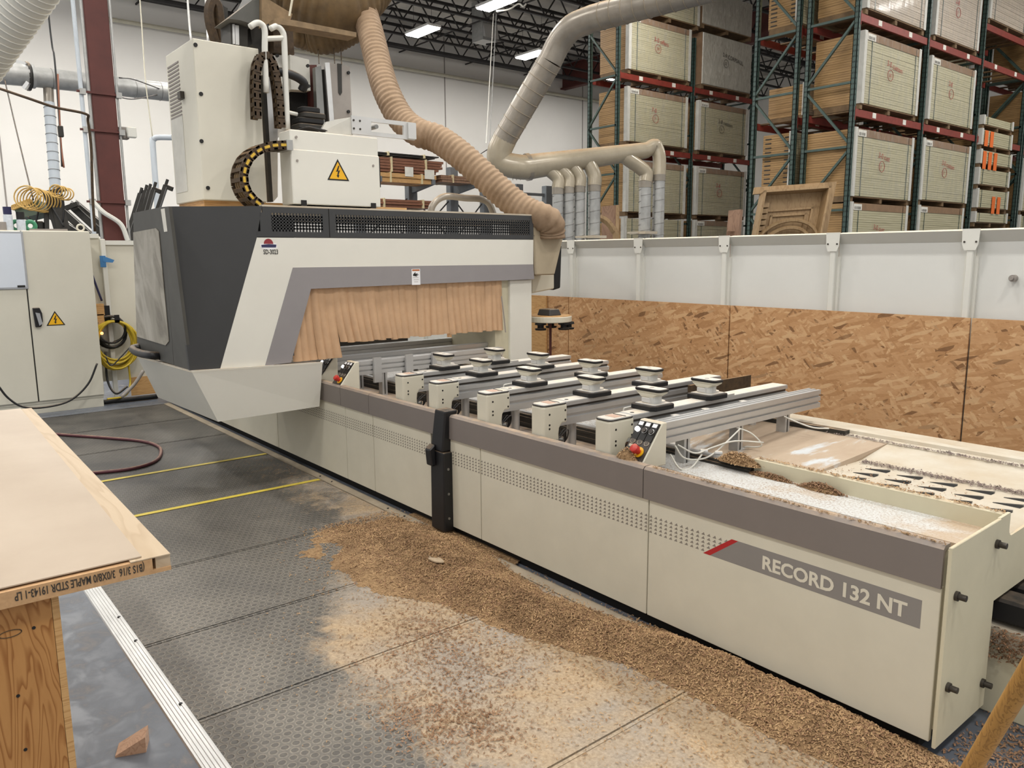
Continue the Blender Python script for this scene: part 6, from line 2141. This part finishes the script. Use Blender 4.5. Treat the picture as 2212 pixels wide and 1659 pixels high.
strip(1100, -1.75, -.95, 3.60, .664, .018, 'row_shavings', 'shaving_grey', 'grey purple shavings in a row at the back of the slotted plate')
strip(700, -2.1, -.95, 3.905, .703, .012, 'row_shavings', 'shaving_grey', 'grey shavings along the rear ledge foot')
strip(250, -2.0, -.95, 4.03, .705, .01, 'row_shavings', 'shaving_grey', 'few grey shavings on the rear ledge')
strip(700, -1.95, -.95, 3.06, .664, .014, 'row_shavings', 'shaving', 'tan shavings along the back of the parting wall')
strip(500, -1.95, -.95, 3.03, .74, .008, 'row_shavings', 'shaving', 'fine chips on top of the parting wall')
strip(350, -2.15, -.95, 2.545, .741, .006, 'row_shavings', 'sawdust', 'fine dust on the front lip of the bed')
strip(260, -1.95, -1.2, 3.3, .664, .12, 'row_shavings', 'shaving_dark', 'reddish shavings on the slotted plate')
t_ = thing('shaving_clump', 'brown shavings clinging to the base corner right of the end plate', 'shavings', (XE+.1, 2.975, .27))
flakes(700, lambda: (random.uniform(XE+.0, XE+.16), random.gauss(2.965, .012), random.uniform(.22, .33)), 'flakes', 'shaving_dark', None, t_)

# ================================================================ foreground left: bench with a door blank
z1 = .935
C1, C2 = Vector((-1.95, .503, 0)), Vector((-4.382, .550, 0))
e1_ = (C2-C1).normalized()
e2_ = Vector((e1_.y, -e1_.x, 0))
if e2_.y > 0:
    e2_ = -e2_
C3, C4 = C1+e2_*.914, C2+e2_*.914
UPV = Vector((0, 0, 1))
t_ = thing('door_blank', 'unfinished flush door blank lying on the bench with stamped edge', 'door', (C1.x, C1.y, .89))


def slab(a, b2, c, d, z0, z1_, name, mat):
    return MB().hexa([q+UPV*z0 for q in (a, b2, c, d)], [q+UPV*z1_ for q in (a, b2, c, d)]).build(name, mat, t_)


slab(C1+e2_*.042, C1+e2_*.914, C4, C2+e2_*.042, .891, .929, 'core', 'edge_core')
slab(C1+e1_*.004, C1+e1_*.004+e2_*.034, C2+e2_*.034, C2, .893, .9295, 'lock_stile', 'maple')
slab(C1+e1_*.0, C1+e2_*.0+e1_*.02, C1+e2_*.05+e1_*.02, C1+e2_*.05, .8905, .90, 'stile_bottom', 'edge_core')
slab(C1, C1+e2_*.09, C2+e2_*.09, C2, .9298, .9325, 'crossband', 'maple')
slab(C1+e1_*.015+e2_*.062, C3+e1_*.006, C4, C2+e2_*.045, .9335, .9365, 'face_skin', 'door_face')
nx_ = -e1_
org = C1+e2_*.06+UPV*.922+nx_*.0006
tb = text_mb('(B1S 3/16  3/0X8/0 MAPLE STDR 19143-1 LP', .027, (0, 0, 0), (1, 0, 0), (0, 1, 0))
b = text_mb('(B1S 3/16  3/0X8/0 MAPLE STDR 19143-1 LP', .027, org, e2_, -UPV, .0004, .0005, .268/tb.width)
b.build('stamped_text', 'handwriting_black', t_)
t_ = thing('work_bench', 'plywood work bench pedestal under the door blank', 'bench', (-2.0, .0, 0))
bx1 = -1.985
yb1 = .262
MB().box(bx1-.018, bx1, -.42, yb1-.016, 0, .89).build('end_panel', 'pine_ply', t_)
MB().box(bx1-2.2, bx1, yb1-.015, yb1, 0, .89).build('side_panel', 'lumber_tan', t_)
MB().box(bx1-2.2, bx1-.02, -.42, yb1-.02, .84, .889).build('top_board', 'lumber_tan', t_)
o_ = P(22, 1367, x=bx1)
MB().rbox(0, 0, 0, .0008, .05, .018, .008).build('plug_outline', 'lumber_tan', t_)
bpy.data.objects.remove(t_.children[-1])
c = P(22, 1369, x=bx1)
MB().tube([(bx1+.0004, c.y+.022*math.cos(a)*(1 if abs(math.cos(a)) > .2 else 1), c.z+.008*math.sin(a)) for a in [2*PI*k/20 for k in range(20)]], .0012, 4, closed=True).build('biscuit_plug', 'chain', t_)
for px, py in ((73, 1356), (39, 1503), (55, 1619)):
    c = P(px, py, x=bx1)
    MB().cyl((bx1, c.y, c.z), (bx1+.0012, c.y, c.z), .004, 8).build('nail_hole', 'print_black', t_)
# wedge offcut on the floor
q = [P(249, 1637, z=0), P(316, 1625, z=0)]
u = (q[1]-q[0]).normalized()
v = Vector((-u.y, u.x, 0))
if v.dot(FW) < 0:
    v = -v
L = (q[1]-q[0]).length
a = [q[0], q[1], q[1]+UPV*.055, q[0]+UPV*.006]
b = MB().hexa(a, [p+v*.075 for p in a])
tag(b.build('wood_wedge', 'block_wood'), 'pinkish wooden wedge lying on the floor beside the bench', 'wedge')
# pole leaning in at the lower right corner
p0, p1 = P(1985, 1850, z=0), P(2420, 1120, d=1.12)
p1 = p0+(p1-p0)*1.35
tag(MB().tube([p0, p1], [.019, .019], 16).build('wooden_pole', 'pole_wood', smooth='auto'), 'round brown wooden pole slanting through the lower right corner', 'pole')
